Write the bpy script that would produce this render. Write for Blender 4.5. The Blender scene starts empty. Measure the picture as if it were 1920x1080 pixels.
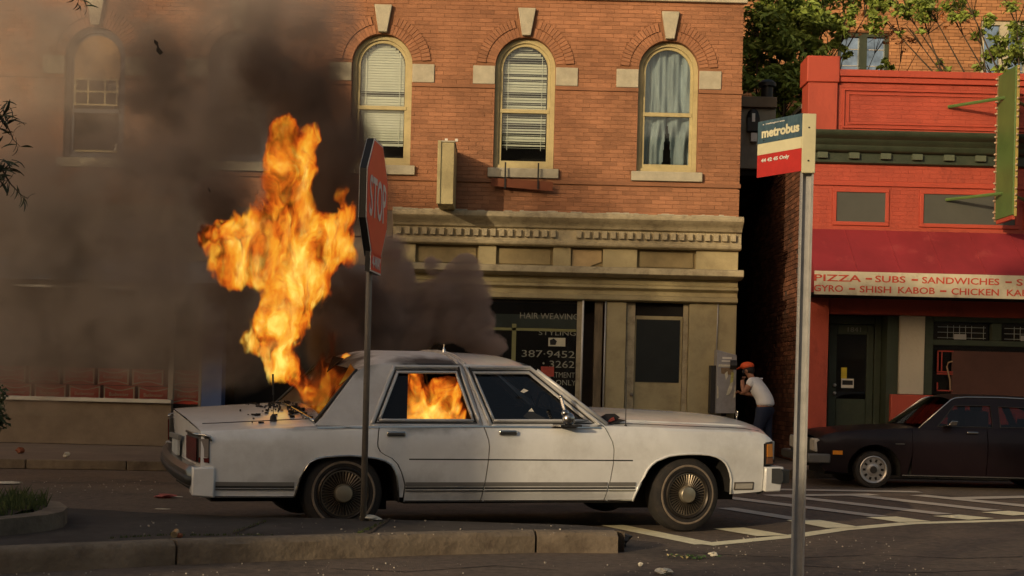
import bpy, bmesh, math, random
from mathutils import Vector, Matrix, Euler
from mathutils.geometry import delaunay_2d_cdt
PI = math.pi
R = math.radians
random.seed(7)
sc = bpy.context.scene
C = sc.collection
# ------------------------------------------------------------------ camera, sky, sun, exposure
F_PX, CAM_H, ROLL, YH = 2690.0, 1.2, R(1.4), 720.0
cd = bpy.data.cameras.new('camera')
cam = bpy.data.objects.new('camera', cd); C.objects.link(cam)
cd.sensor_width = 36; cd.lens = 36 * F_PX / 1920; cd.shift_y = 180 / 1920
cd.clip_start = .1; cd.clip_end = 600
cam.location = (0, 0, CAM_H); cam.rotation_euler = (PI / 2, -ROLL, 0)
sc.camera = cam
L = Vector((.75, 1, -.30)).normalized()                   # direction the sunlight travels
w = bpy.data.worlds.new('World'); sc.world = w; w.use_nodes = True
nt = w.node_tree; bg = nt.nodes['Background']
sky = nt.nodes.new('ShaderNodeTexSky'); sky.sky_type = 'NISHITA'; sky.sun_disc = False
sky.sun_elevation = math.asin(-L.z); sky.sun_rotation = math.atan2(-L.x, -L.y)
sky.dust_density = 3.0; sky.ozone_density = .4
tw = nt.nodes.new('ShaderNodeMix'); tw.data_type = 'RGBA'; tw.blend_type = 'MULTIPLY'; tw.inputs[0].default_value = 1; tw.inputs[7].default_value = (1, .86, .72, 1)   # hazy evening air
nt.links.new(sky.outputs[0], tw.inputs[6]); nt.links.new(tw.outputs[2], bg.inputs[0]); bg.inputs[1].default_value = .15
sd = bpy.data.lights.new('sun', 'SUN'); sd.energy = 2.45; sd.angle = R(.55); sd.color = (1, .76, .46)
sun = bpy.data.objects.new('sun', sd); C.objects.link(sun)
sun.rotation_euler = L.to_track_quat('-Z', 'Y').to_euler(); sun.location = (-20, -20, 20)
sc.view_settings.view_transform = 'Standard'; sc.view_settings.look = 'None'
sc.view_settings.exposure = 0; sc.view_settings.gamma = 1; sc.view_settings.use_curve_mapping = False
sc.render.engine = 'CYCLES'
cy = sc.cycles
cy.use_denoising = True
cy.max_bounces = 6; cy.diffuse_bounces = 3; cy.glossy_bounces = 3; cy.transparent_max_bounces = 12
cy.volume_bounces = 1; cy.volume_step_rate = 1.0; cy.volume_max_steps = 220
cy.sample_clamp_indirect = 4

# ------------------------------------------------------------------ measuring: a pixel of the 1920 wide photograph and a depth give a point
def uv(px, py):
    a, b = px - 960, YH - py
    return (a * math.cos(ROLL) - b * math.sin(ROLL)) / F_PX, (a * math.sin(ROLL) + b * math.cos(ROLL)) / F_PX
def P(px, py, Y):
    u, v = uv(px, py); return Vector((u * Y, Y, CAM_H + v * Y))
def G(px, py, z=0.0):
    u, v = uv(px, py); Y = (z - CAM_H) / v; return Vector((u * Y, Y, z))

# ------------------------------------------------------------------ materials
MATS = {}
def mat(name, col, rough=.7, metal=0, var=.15, scale=3.0, bump=0.0, bscale=40.0, spec=.4, coat=0, attr=None,
        stretch=(1, 1, 1), dirt=0.0, dirtcol=(.03, .025, .02), dscale=2.0, emit=None, flakes=None, stain=None):
    if name in MATS: return MATS[name]
    m = bpy.data.materials.new(name); m.use_nodes = True
    n, l = m.node_tree.nodes, m.node_tree.links
    b = n['Principled BSDF']
    tc = n.new('ShaderNodeTexCoord'); mp = n.new('ShaderNodeMapping'); mp.inputs['Scale'].default_value = stretch
    geo = n.new('ShaderNodeNewGeometry'); l.new(geo.outputs['Position'], mp.inputs[0])
    nz = n.new('ShaderNodeTexNoise'); nz.inputs['Scale'].default_value = scale; nz.inputs['Detail'].default_value = 6
    nz.inputs['Roughness'].default_value = .65
    l.new(mp.outputs[0], nz.inputs['Vector'])
    rm = n.new('ShaderNodeMapRange'); rm.inputs[1].default_value = .3; rm.inputs[2].default_value = .7
    rm.inputs[3].default_value = 1 - var; rm.inputs[4].default_value = 1 + var
    l.new(nz.outputs[0], rm.inputs[0])
    mx = n.new('ShaderNodeMix'); mx.data_type = 'RGBA'; mx.blend_type = 'MULTIPLY'; mx.inputs[0].default_value = 1
    mx.inputs[6].default_value = (*col, 1); l.new(rm.outputs[0], mx.inputs[7])
    out = mx.outputs[2]
    if attr:
        at = n.new('ShaderNodeAttribute'); at.attribute_name = attr
        m2 = n.new('ShaderNodeMix'); m2.data_type = 'RGBA'; m2.blend_type = 'MULTIPLY'; m2.inputs[0].default_value = 1
        l.new(out, m2.inputs[6]); l.new(at.outputs['Color'], m2.inputs[7]); out = m2.outputs[2]
    def mask(sc_, lo, hi):
        q = n.new('ShaderNodeTexNoise'); q.inputs['Scale'].default_value = sc_; q.inputs['Detail'].default_value = 8
        q.inputs['Roughness'].default_value = .7; l.new(mp.outputs[0], q.inputs['Vector'])
        r = n.new('ShaderNodeMapRange'); r.inputs[1].default_value = lo; r.inputs[2].default_value = hi
        l.new(q.outputs[0], r.inputs[0]); return r.outputs[0]
    if dirt:
        mk = mask(dscale, .48, .72)
        ml = n.new('ShaderNodeMath'); ml.operation = 'MULTIPLY'; ml.inputs[1].default_value = dirt; l.new(mk, ml.inputs[0])
        m3 = n.new('ShaderNodeMix'); m3.data_type = 'RGBA'; l.new(ml.outputs[0], m3.inputs[0])
        l.new(out, m3.inputs[6]); m3.inputs[7].default_value = (*dirtcol, 1); out = m3.outputs[2]
    if flakes:
        mk = mask(flakes[1], flakes[2], flakes[2] + .02)
        m3 = n.new('ShaderNodeMix'); m3.data_type = 'RGBA'; l.new(mk, m3.inputs[0])
        l.new(out, m3.inputs[6]); m3.inputs[7].default_value = (*flakes[0], 1); out = m3.outputs[2]
    if stain:
        mk = mask(stain[1], stain[2], stain[2] + .10)
        ml = n.new('ShaderNodeMath'); ml.operation = 'MULTIPLY'; ml.inputs[1].default_value = stain[3]; l.new(mk, ml.inputs[0])
        m3 = n.new('ShaderNodeMix'); m3.data_type = 'RGBA'; l.new(ml.outputs[0], m3.inputs[0])
        l.new(out, m3.inputs[6]); m3.inputs[7].default_value = (*stain[0], 1); out = m3.outputs[2]
    l.new(out, b.inputs['Base Color'])
    b.inputs['Roughness'].default_value = rough; b.inputs['Metallic'].default_value = metal
    b.inputs['Specular IOR Level'].default_value = spec; b.inputs['Coat Weight'].default_value = coat
    b.inputs['Coat Roughness'].default_value = .12
    if bump:
        bz = n.new('ShaderNodeTexNoise'); bz.inputs['Scale'].default_value = bscale; bz.inputs['Detail'].default_value = 5
        l.new(mp.outputs[0], bz.inputs['Vector'])
        bp = n.new('ShaderNodeBump'); bp.inputs['Strength'].default_value = bump; bp.inputs['Distance'].default_value = .01
        l.new(bz.outputs[0], bp.inputs['Height']); l.new(bp.outputs[0], b.inputs['Normal'])
    if emit:
        b.inputs['Emission Color'].default_value = (*emit[0], 1); b.inputs['Emission Strength'].default_value = emit[1]
    MATS[name] = m
    return m
def glass(name, tint=(.95, .98, .97), clear=.7, rough=.03):
    if name in MATS: return MATS[name]
    m = bpy.data.materials.new(name); m.use_nodes = True
    n, l = m.node_tree.nodes, m.node_tree.links
    n.remove(n['Principled BSDF'])
    t = n.new('ShaderNodeBsdfTransparent'); t.inputs[0].default_value = (*[c * clear for c in tint], 1)
    g = n.new('ShaderNodeBsdfGlossy'); g.inputs['Roughness'].default_value = rough; g.inputs[0].default_value = (.9, .9, .9, 1)
    f = n.new('ShaderNodeFresnel'); f.inputs[0].default_value = 1.5
    x = n.new('ShaderNodeMixShader'); l.new(f.outputs[0], x.inputs[0]); l.new(t.outputs[0], x.inputs[1]); l.new(g.outputs[0], x.inputs[2])
    l.new(x.outputs[0], n['Material Output'].inputs[0]); MATS[name] = m
    return m

# ------------------------------------------------------------------ mesh helpers
WM = {}                                                    # world matrix of every empty or part, kept by name
def wm(o): return WM.get(o.name, Matrix.Identity(4)) if o else Matrix.Identity(4)
def link(o, parent=None):
    C.objects.link(o)
    if parent: o.parent = parent
    return o
def tag(o, label=None, cat=None, group=None, kind=None):
    if label: o['label'] = label
    if cat: o['category'] = cat
    if group: o['group'] = group
    if kind: o['kind'] = kind
    return o
def empty(name, loc, label, cat, rz=0, group=None):
    o = bpy.data.objects.new(name, None); link(o); o.location = loc; o.rotation_euler = (0, 0, rz)
    o.empty_display_size = .2
    WM[o.name] = Matrix.Translation(loc) @ Matrix.Rotation(rz, 4, 'Z')
    return tag(o, label, cat, group)
class MB:
    def __init__(s): s.v, s.f, s.t = [], [], []
    def add(s, vs, fs, M=None, tint=None):
        k = len(s.v)
        s.v += [(M @ Vector(p))[:] if M else tuple(p) for p in vs]
        s.f += [tuple(i + k for i in f) for f in fs]
        s.t += [tint if tint is not None else 1.0] * len(fs)
        return s
    def box(s, x0, x1, y0, y1, z0, z1, M=None, tint=None):
        x0, x1 = min(x0, x1), max(x0, x1); y0, y1 = min(y0, y1), max(y0, y1); z0, z1 = min(z0, z1), max(z0, z1)
        return s.add([(x0, y0, z0), (x1, y0, z0), (x1, y1, z0), (x0, y1, z0), (x0, y0, z1), (x1, y0, z1), (x1, y1, z1), (x0, y1, z1)],
                     [(0, 3, 2, 1), (4, 5, 6, 7), (0, 1, 5, 4), (1, 2, 6, 5), (2, 3, 7, 6), (3, 0, 4, 7)], M, tint)
    def prism(s, poly, y0, y1, M=None, tint=None):         # poly in x,z ; extruded along y
        n = len(poly)
        vs = [(x, y0, z) for x, z in poly] + [(x, y1, z) for x, z in poly]
        fs = [tuple(range(n)), tuple(range(2 * n - 1, n - 1, -1))] + [(i, i + n, (i + 1) % n + n, (i + 1) % n) for i in range(n)]
        return s.add(vs, fs, M, tint)
    def hull(s, loops, close=True, cap=True, M=None):      # loft through loops of equal length
        n = len(loops[0]); vs = [p for lp in loops for p in lp]; fs = []
        for a in range(len(loops) - 1):
            for i in range(n if close else n - 1):
                j = (i + 1) % n
                fs.append((a * n + i, a * n + j, (a + 1) * n + j, (a + 1) * n + i))
        if cap: fs += [tuple(range(n - 1, -1, -1)), tuple(range((len(loops) - 1) * n, len(loops) * n))]
        return s.add(vs, fs, M)
    def tube(s, pts, r, n=8, M=None):
        pts = [Vector(p) for p in pts]; loops = []
        for i, p in enumerate(pts):
            d = (pts[min(i + 1, len(pts) - 1)] - pts[max(i - 1, 0)]).normalized()
            a = d.cross(Vector((0, 0, 1)) if abs(d.z) < .9 else Vector((1, 0, 0))).normalized(); b = d.cross(a)
            rr = r[i] if isinstance(r, (list, tuple)) else r
            loops.append([(p + a * rr * math.cos(2 * PI * k / n) + b * rr * math.sin(2 * PI * k / n))[:] for k in range(n)])
        return s.hull(loops, M=M)
    def lathe(s, prof, n=32, M=None, cap=True):            # prof: (r, h) about the local y axis, h along -y (outwards)
        loops = [[(r * math.cos(2 * PI * k / n), -h, r * math.sin(2 * PI * k / n)) for k in range(n)] for r, h in prof]
        return s.hull(loops, M=M, cap=cap)
    def ball(s, c, r, n=10, m=7, M=None):
        rx, ry, rz = r if isinstance(r, (tuple, list)) else (r, r, r)
        lp = []
        for j in range(1, m):
            t = PI * j / m
            lp.append([(c[0] + rx * math.sin(t) * math.cos(2 * PI * k / n), c[1] + ry * math.sin(t) * math.sin(2 * PI * k / n), c[2] + rz * math.cos(t)) for k in range(n)])
        return s.hull(lp, M=M)
    def mesh(s, name, smooth=False):
        me = bpy.data.meshes.new(name); me.from_pydata(s.v, [], s.f); me.update()
        if True:
            a = me.attributes.new('tint', 'FLOAT_COLOR', 'FACE')
            buf = []
            for t in s.t:
                buf += [t, t, t, 1] if isinstance(t, float) else [*t, 1]
            a.data.foreach_set('color', buf)
        bm = bmesh.new(); bm.from_mesh(me); bmesh.ops.recalc_face_normals(bm, faces=bm.faces); bm.to_mesh(me); bm.free()
        if smooth: me.polygons.foreach_set('use_smooth', [True] * len(me.polygons))
        return me
    def build(s, name, m, parent=None, smooth=False, bevel=0, local=False, auto=None, solid=0):
        me = s.mesh(name, smooth)
        if parent and not local: me.transform(wm(parent).inverted())
        o = bpy.data.objects.new(name, me); link(o, parent)
        WM[o.name] = wm(parent)
        if m: me.materials.append(m)
        if solid:
            md = o.modifiers.new('s', 'SOLIDIFY'); md.thickness = solid; md.offset = 0
        if bevel:
            md = o.modifiers.new('b', 'BEVEL'); md.width = bevel; md.segments = 2; md.limit_method = 'ANGLE'; md.angle_limit = R(40)
            me.polygons.foreach_set('use_smooth', [True] * len(me.polygons)); md.harden_normals = False
            me.set_sharp_from_angle(angle=R(50))
        elif auto:
            me.polygons.foreach_set('use_smooth', [True] * len(me.polygons)); me.set_sharp_from_angle(angle=R(auto))
        return o
def box_part(name, m, parent, x0, x1, y0, y1, z0, z1, bevel=0):
    return MB().box(x0, x1, y0, y1, z0, z1).build(name, m, parent, bevel=bevel)
def text_mesh(s, size, width=None, height=None, extrude=.002, spacing=1.0, bold=0.0):
    cu = bpy.data.curves.new('t', 'FONT'); cu.body = s; cu.size = size; cu.align_x = 'LEFT'; cu.extrude = extrude
    cu.space_character = spacing; cu.offset = bold; cu.resolution_u = 3
    o = bpy.data.objects.new('t', cu); C.objects.link(o)
    dg = bpy.context.evaluated_depsgraph_get(); me = bpy.data.meshes.new_from_object(o.evaluated_get(dg))
    bpy.data.objects.remove(o); bpy.data.curves.remove(cu)
    xs = [v.co.x for v in me.vertices]; ys = [v.co.y for v in me.vertices]
    x0, x1, y0, y1 = min(xs), max(xs), min(ys), max(ys)
    kx = width / (x1 - x0) if width else 1; ky = height / (y1 - y0) if height else (kx if width else 1)
    for v in me.vertices: v.co = ((v.co.x - x0) * kx, (v.co.y - y0) * ky, v.co.z)
    return me
def lettering(s, m, parent, origin, xdir, updir, width=None, height=None, size=.2, name='lettering', bold=0.0, spacing=1.0):
    me = text_mesh(s, size, width, height, bold=bold, spacing=spacing); me.name = name
    x = Vector(xdir).normalized(); y = Vector(updir).normalized(); z = x.cross(y)
    M = Matrix.Translation(origin) @ Matrix((x, y, z)).transposed().to_4x4()
    me.transform(wm(parent).inverted() @ M)
    me.materials.clear(); me.materials.append(m)
    o = bpy.data.objects.new(name, me); link(o, parent); WM[o.name] = wm(parent)
    return o
def inside(p, poly):
    x, y = p; r = False; j = len(poly) - 1
    for i in range(len(poly)):
        xi, yi = poly[i]; xj, yj = poly[j]
        if (yi > y) != (yj > y) and x < (xj - xi) * (y - yi) / (yj - yi) + xi: r = not r
        j = i
    return r
def resample(poly, step):
    out = []
    for i in range(len(poly)):
        a, b = Vector(poly[i]), Vector(poly[(i + 1) % len(poly)])
        n = max(1, math.ceil((b - a).length / step))
        out += [(a + (b - a) * k / n)[:] for k in range(n)]
    return out
def cdt(outline, holes=(), step=None):
    loops = [resample(l, step) if step else list(l) for l in (outline, *holes)]
    pts, edges = [], []
    for lp in loops:
        k = len(pts); pts += lp; edges += [(k + i, k + (i + 1) % len(lp)) for i in range(len(lp))]
    if step:
        xs = [p[0] for p in loops[0]]; ys = [p[1] for p in loops[0]]
        bd = list(pts)
        x = min(xs) + step * .5; row = 0
        while x < max(xs):
            y = min(ys) + step * .5
            while y < max(ys):
                if inside((x, y), loops[0]) and not any(inside((x, y), h) for h in loops[1:]) and \
                   all((x - q[0]) ** 2 + (y - q[1]) ** 2 > (step * .45) ** 2 for q in bd): pts.append((x, y))
                y += step
            x += step
    r = delaunay_2d_cdt([Vector(p) for p in pts], edges, [], 0, 1e-6)
    vs = [v[:] for v in r[0]]; fs = []
    for f in r[2]:
        c = (sum(vs[i][0] for i in f) / len(f), sum(vs[i][1] for i in f) / len(f))
        if inside(c, loops[0]) and not any(inside(c, h) for h in loops[1:]): fs.append(tuple(f))
    return vs, fs
def skin(mb, outline, fn, holes=(), step=.06, thick=Vector((0, .014, 0))):
    """sheet over outline (2D) mapped through fn, with a rim turned inwards"""
    vs, fs = cdt(outline, holes, step)
    P3 = [Vector(fn(*p)) for p in vs]
    cnt = {}
    for f in fs:
        for i in range(3):
            e = (f[i], f[(i + 1) % 3]); cnt[frozenset(e)] = cnt.get(frozenset(e), 0) + 1
    th = thick if callable(thick) else (lambda a, b: thick)
    rim = [tuple(e) for e, c in cnt.items() if c == 1]
    k = len(P3); idx = {}; P4 = []
    for e in rim:
        for i in e:
            if i not in idx: idx[i] = k + len(P4); P4.append(P3[i] + th(*vs[i]))
    mb.add([p[:] for p in P3 + P4], fs + [(a, b, idx[b], idx[a]) for a, b in rim])
    return mb
def slab(mb, outline, holes, y0, y1):                       # wall with holes, outline in x,z
    vs, fs = cdt(outline, holes)
    n = len(vs)
    cnt = {}
    for f in fs:
        for i in range(len(f)):
            e = frozenset((f[i], f[(i + 1) % len(f)])); cnt[e] = cnt.get(e, 0) + 1
    V = [(a, y0, b) for a, b in vs] + [(a, y1, b) for a, b in vs]
    Fs = list(fs) + [tuple(i + n for i in reversed(f)) for f in fs] + [(a, b, b + n, a + n) for a, b in (tuple(e) for e, c in cnt.items() if c == 1)]
    mb.add(V, Fs); return mb
def copy_tree(o, parent=None):
    c = o.copy(); C.objects.link(c); c.parent = parent; WM[c.name] = wm(o)
    for ch in o.children: copy_tree(ch, c)
    return c

# ------------------------------------------------------------------ material set
M_brick = mat('brick_orange', (.33, .155, .082), .85, var=.26, scale=1.1, bump=.5, bscale=60, attr='tint', dirt=.35, dirtcol=(.16, .06, .035), dscale=1.2, flakes=((.6, .55, .45), 38, .765))
M_blindd = None
M_mortar = mat('mortar_brown', (.25, .12, .062), .95, var=.2, bump=.4)
M_stone = mat('pale_stone', (.43, .405, .31), .8, var=.16, scale=6, bump=.3, bscale=50, dirt=.25, dirtcol=(.2, .17, .12))
M_cream = mat('cream_paint', (.46, .40, .21), .6, var=.12, scale=4, bump=.2, dirt=.35, dirtcol=(.16, .12, .06), dscale=5)
M_beige = mat('beige_paint', (.40, .34, .19), .65, var=.12, scale=2.2, bump=.2, bscale=70, dirt=.45, dirtcol=(.13, .10, .055), dscale=3)
M_beige2 = mat('beige_flaking_paint', (.43, .37, .24), .65, var=.15, scale=3, bump=.35, bscale=30, dirt=.6, dirtcol=(.09, .07, .05), dscale=7)
M_olive = mat('beige_board', (.28, .22, .11), .7, var=.2, scale=3, dirt=.4, dirtcol=(.1, .08, .05))
M_dark = mat('recess_shade', (.012, .010, .009), .9, var=.3)  # near-black that puts the shade of rooms, alley and recesses into the colour
M_blind = mat('blind_white', (.72, .72, .64), .5, var=.06)
M_glass = glass('window_glass', clear=.98)
M_curtain = mat('curtain_blue', (.30, .36, .40), .9, var=.3, scale=4, stretch=(3, 1, .4))
M_red = mat('red_painted_brick', (.41, .072, .042), .6, stretch=(1, 1, .45), stain=((.20, .035, .025), 1.9, .55, .55), var=.16, scale=1.6, bump=.35, bscale=45, attr='tint', dirt=.3, dirtcol=(.22, .03, .02), flakes=((.65, .4, .33), 30, .775))
M_redtrim = mat('red_trim', (.43, .070, .040), .55, stretch=(1, 1, .45), stain=((.22, .04, .03), 2.2, .56, .5), var=.12, scale=2, bump=.2, dirt=.25, dirtcol=(.2, .03, .02), flakes=((.65, .45, .36), 28, .77))
M_green = mat('dark_green_trim', (.035, .048, .030), .5, var=.2, scale=5, bump=.2, dirt=.3, dirtcol=(.08, .08, .055), dscale=6)
M_green2 = mat('blade_sign_green', (.09, .16, .045), .5, var=.15, scale=3, dirt=.3, dirtcol=(.04, .07, .03), dscale=4)
M_awning = mat('awning_red', (.27, .028, .036), .6, stretch=(1, 1, .25), stain=((.36, .06, .06), 2.6, .56, .6), var=.2, scale=1.2, dirt=.3, dirtcol=(.18, .02, .03), dscale=1.5, bump=.15, bscale=8)
M_valance = mat('valance_cream', (.58, .54, .40), .6, stain=((.34, .26, .16), 3.2, .55, .6), var=.1, scale=4, dirt=.3, dirtcol=(.3, .27, .18), dscale=5)
M_lred = mat('letter_red', (.52, .07, .04), .6, var=.35, scale=30)
M_board = mat('brown_board', (.075, .032, .024), .7, var=.2, scale=2)
M_vent = mat('vent_grey', (.075, .08, .07), .6, var=.1)
M_whitepier = mat('white_painted_brick', (.50, .46, .37), .8, var=.1, scale=3, bump=.5, bscale=25, dirt=.25, dirtcol=(.25, .22, .17), dscale=6)
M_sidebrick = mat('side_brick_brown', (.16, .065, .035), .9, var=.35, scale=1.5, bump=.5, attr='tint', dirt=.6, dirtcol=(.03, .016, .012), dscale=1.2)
M_farbrick = mat('far_brick', (.36, .18, .085), .9, var=.2, scale=.9, attr='tint')
M_grey = mat('grey_stucco', (.25, .235, .19), .85, var=.2, scale=3, dirt=.3)
M_steel = mat('galvanised_steel', (.46, .46, .45), .5, metal=.35, var=.12, scale=9, dirt=.25, dirtcol=(.18, .17, .15), dscale=14)
M_pole = mat('weathered_pole', (.20, .18, .155), .6, metal=.3, var=.2, scale=9, dirt=.3)
M_black = mat('black_plastic', (.015, .014, .013), .5, var=.1)
M_rust = mat('rusty_plate', (.20, .065, .03), .85, var=.4, scale=5, dirt=.5, dirtcol=(.05, .025, .02), dscale=5)
M_stoprd = mat('sign_red', (.85, .028, .022), .32, var=.08, scale=4, dirt=.2, dirtcol=(.25, .03, .02))
M_white = mat('sign_white', (.7, .68, .62), .4, var=.05)
M_blue = mat('blue_pillar', (.05, .09, .22), .6, var=.15, scale=3)
M_signblue = mat('bus_sign_blue', (.042, .088, .12), .5, var=.25, scale=30, dirt=.35, dirtcol=(.2, .27, .28), dscale=38, stretch=(1, 1, .5))
M_signred = mat('bus_sign_red', (.48, .025, .018), .5, var=.12, scale=20, flakes=((.6, .2, .15), 60, .74))
M_signcream = mat('bus_sign_cream', (.66, .62, .40), .5, var=.06, scale=10, dirt=.2, dirtcol=(.4, .35, .2), dscale=12)
M_concrete = mat('pavement_concrete', (.15, .13, .115), .9, var=.22, scale=2.2, bump=.5, bscale=60, dirt=.5, dirtcol=(.055, .045, .04), dscale=3.5, flakes=((.3, .27, .24), 45, .74))
M_kerb = mat('kerb_concrete', (.185, .148, .108), .9, var=.3, scale=3, bump=1.0, bscale=24, dirt=.85, dirtcol=(.07, .05, .038), dscale=3.2, flakes=((.34, .29, .22), 30, .72))
# ================================================================== SETTING: road, markings, pavements
M_asphalt = mat('asphalt', (.118, .090, .070), .85, stain=((.045, .036, .032), .55, .53, .75), var=.42, scale=14, bump=1.0, bscale=130, dirt=.75, dirtcol=(.19, .14, .105), dscale=.75, flakes=((.30, .26, .22), 62, .715))
M_paint_sunlit = mat('sunlit_road_paint', (.86, .80, .55), .7, var=.12, scale=9, bump=.3, dirt=.25, dirtcol=(.16, .13, .1), dscale=14)  # pale copy for sunlit strokes, the sunlight put into the colour
M_paint_shaded = mat('shaded_worn_paint', (.52, .47, .40), .75, var=.2, scale=9, bump=.3, dirt=.5, dirtcol=(.14, .115, .10), dscale=9)  # darker copy for worn strokes in shade, the shade put into the colour
M_walk = mat('far_pavement', (.17, .13, .10), .9, var=.2, scale=1.5, bump=.4, dirt=.4, dirtcol=(.07, .05, .04))
b = MB(); b.add([(-90, -40, 0), (90, -40, 0), (90, 120, 0), (-90, 120, 0)], [(0, 1, 2, 3)])
tag(b.build('road', M_asphalt), kind='structure')
rnd = random.Random(3)
# far pavement and its kerb
def kerb_y(x): return 18.65 + .145 * x if x < 2.2 else 18.97 + (x - 2.2) * .42 if x < 5 else 20.15 + (x - 5) * .03
xs = [-60, -30, -12, -9, -6, -3, -1, 1, 2.2, 3, 4, 5, 8, 14, 60]
b = MB(); vs = []; n = len(xs)
for x in xs: vs += [(x, max(kerb_y(x), 14) + .16, .115), (x, 60, .115)]
b.add(vs, [(2 * i, 2 * i + 2, 2 * i + 3, 2 * i + 1) for i in range(n - 1)])
far_walk = tag(b.build('pavement', M_walk), kind='structure')
x = -12.0
proto = None
while x < 14:
    x2 = x + 1.2
    y0, y1 = kerb_y(x), kerb_y(x2); g = .006
    q = MB()
    q.add([(x + g, y0, 0), (x2 - g, y1, 0), (x2 - g, y1 + .16, 0), (x + g, y0 + .16, 0), (x + g, y0, .12), (x2 - g, y1, .12), (x2 - g, y1 + .16, .12), (x + g, y0 + .16, .12)],
          [(0, 3, 2, 1), (4, 5, 6, 7), (0, 1, 5, 4), (1, 2, 6, 5), (2, 3, 7, 6), (3, 0, 4, 7)])
    q.build('kerb_stone', M_kerb, far_walk, bevel=.012)
    x = x2
# near island
near = [(-9, 6.5), (-4.4, 7.9), (-3.0, 8.5), (-2.075, 9.12), (-1.24, 9.56), (-.65, 9.88), (-.1, 10.12), (.18, 10.23), (.55, 10.29), (.80, 10.33)]
far = [(.845, 10.42), (.79, 10.62), (.55, 10.80), (-.3, 10.86), (-1.0, 10.90), (-1.9, 10.80), (-2.4, 10.90), (-3.17, 11.10), (-4.5, 11.5), (-9, 12.6)]
def inset(pts, d):
    out = []
    for i, p in enumerate(pts):
        a = Vector(pts[max(i - 1, 0)]); c = Vector(pts[min(i + 1, len(pts) - 1)]); t = (c - a).normalized()
        out.append((p[0] - t.y * d, p[1] + t.x * d))
    return out
loop = inset(near, .15) + far
b = MB()
vs, fs = cdt(loop, step=.25)
rr = random.Random(5)
b.add([(x, y, .148 + .004 * rr.random()) for x, y in vs], fs)
k = len(b.v); b.add([(x, y, .0) for x, y in loop] + [(x, y, .148) for x, y in loop], [(i, (i + 1) % len(loop), (i + 1) % len(loop) + len(loop), i + len(loop)) for i in range(len(loop))])
island = tag(b.build('traffic_island', M_concrete, auto=30), kind='structure')
# kerb stones of the near kerb: split at the joints the photograph shows
path = [Vector(p) for p in near]
def along(pts, s):
    for i in range(len(pts) - 1):
        l = (pts[i + 1] - pts[i]).length
        if s <= l: return pts[i] + (pts[i + 1] - pts[i]) * s / l
        s -= l
    return pts[-1]
tot = sum((path[i + 1] - path[i]).length for i in range(len(path) - 1))
def s_at(x):
    s = 0
    for i in range(len(path) - 1):
        a, c = path[i], path[i + 1]
        if a.x <= x <= c.x: return s + (c - a).length * (x - a.x) / (c.x - a.x)
        s += (c - a).length
    return tot
joints = [0, s_at(-5), s_at(-2.1), s_at(.20), tot]
for a, c in zip(joints, joints[1:]):
    ins = [Vector(p) for p in inset([p[:] for p in path], .15)]
    nseg = max(2, int((c - a) / .07)); loops = []
    for i in range(nseg + 1):
        s = a + .009 + (c - a - .018) * i / nseg
        p = along(path, s); t = (along(path, min(s + .01, tot)) - along(path, max(s - .01, 0))).normalized(); nn = Vector((-t.y, t.x))
        ch = (.034 * rr.random() ** 3 + .004 * math.sin(s * 9), .03 * rr.random() ** 3 + .004 * math.sin(s * 13))
        prof = [(.006 * math.sin(s * 7) + .005 * rr.random(), -.01), (.004 * rr.random(), .07 + .01 * rr.random()), (.004 * rr.random(), .120), (.012 + ch[0], .147 - ch[1] * .6), (.03 + ch[0], .152), (.149, .152), (.149, -.01)]
        loops.append([(p.x + nn.x * d, p.y + nn.y * d, z) for d, z in prof])
    MB().hull(loops).build('kerb_stone', M_kerb, island, auto=40)
# cracks in the island: grass filled joints
M_grass = mat('grass_blades', (.055, .075, .02), .8, var=.4, scale=20)
M_soil = mat('soil', (.05, .035, .022), .95, var=.3, scale=10, bump=.6)
gb = MB(); rg = random.Random(9)
def tuft(mb, x, y, z, n, h, spread):
    for _ in range(n):
        a = rg.random() * 6.28; d = rg.random() * spread; px, py = x + math.cos(a) * d, y + math.sin(a) * d
        hh = h * (.4 + rg.random()); b2 = rg.random() * 6.28; lean = hh * .5 * rg.random(); wd = .004 + .003 * rg.random()
        cx, sx = math.cos(b2), math.sin(b2)
        mb.add([(px - sx * wd, py + cx * wd, z), (px + sx * wd, py - cx * wd, z), (px + cx * lean * .4, py + sx * lean * .4, z + hh * .6), (px + cx * lean, py + sx * lean, z + hh)], [(0, 1, 2), (0, 2, 3)])
for pa, pb in ((G(435, 1000, .15), G(497, 978, .15)), (G(670, 1001, .15), G(730, 975, .15)), (G(205, 1010, .15), G(330, 1003, .15)), (G(340, 1004, .15), G(520, 1004, .15))):
    for i in range(26):
        p = pa.lerp(pb, rg.random()); tuft(gb, p.x, p.y + .01 * rg.random(), .15, 5, .016, .02)
tag(gb.build('grass_in_cracks', M_grass, island), kind='stuff')
# crack lines: narrow dark grooves proud of nothing, thin inlaid strips of soil
q = MB()
for pa, pb in ((G(435, 1001, .152), G(497, 978, .152)), (G(690, 1001, .152), G(732, 972, .152))):
    t = (pb - pa).normalized(); nn = Vector((-t.y, t.x, 0)); ptsl = []
    for i in range(9):
        p = pa.lerp(pb, i / 8) + nn * (.02 * (rg.random() - .5)); ptsl.append(p)
    for a, c in zip(ptsl, ptsl[1:]):
        q.add([(a - nn * .012 + Vector((0, 0, .004)))[:], (a + nn * .012 + Vector((0, 0, .004)))[:], (c + nn * .012 + Vector((0, 0, .004)))[:], (c - nn * .012 + Vector((0, 0, .004)))[:]], [(0, 1, 2, 3)])
q.build('crack', M_soil, island)
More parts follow.
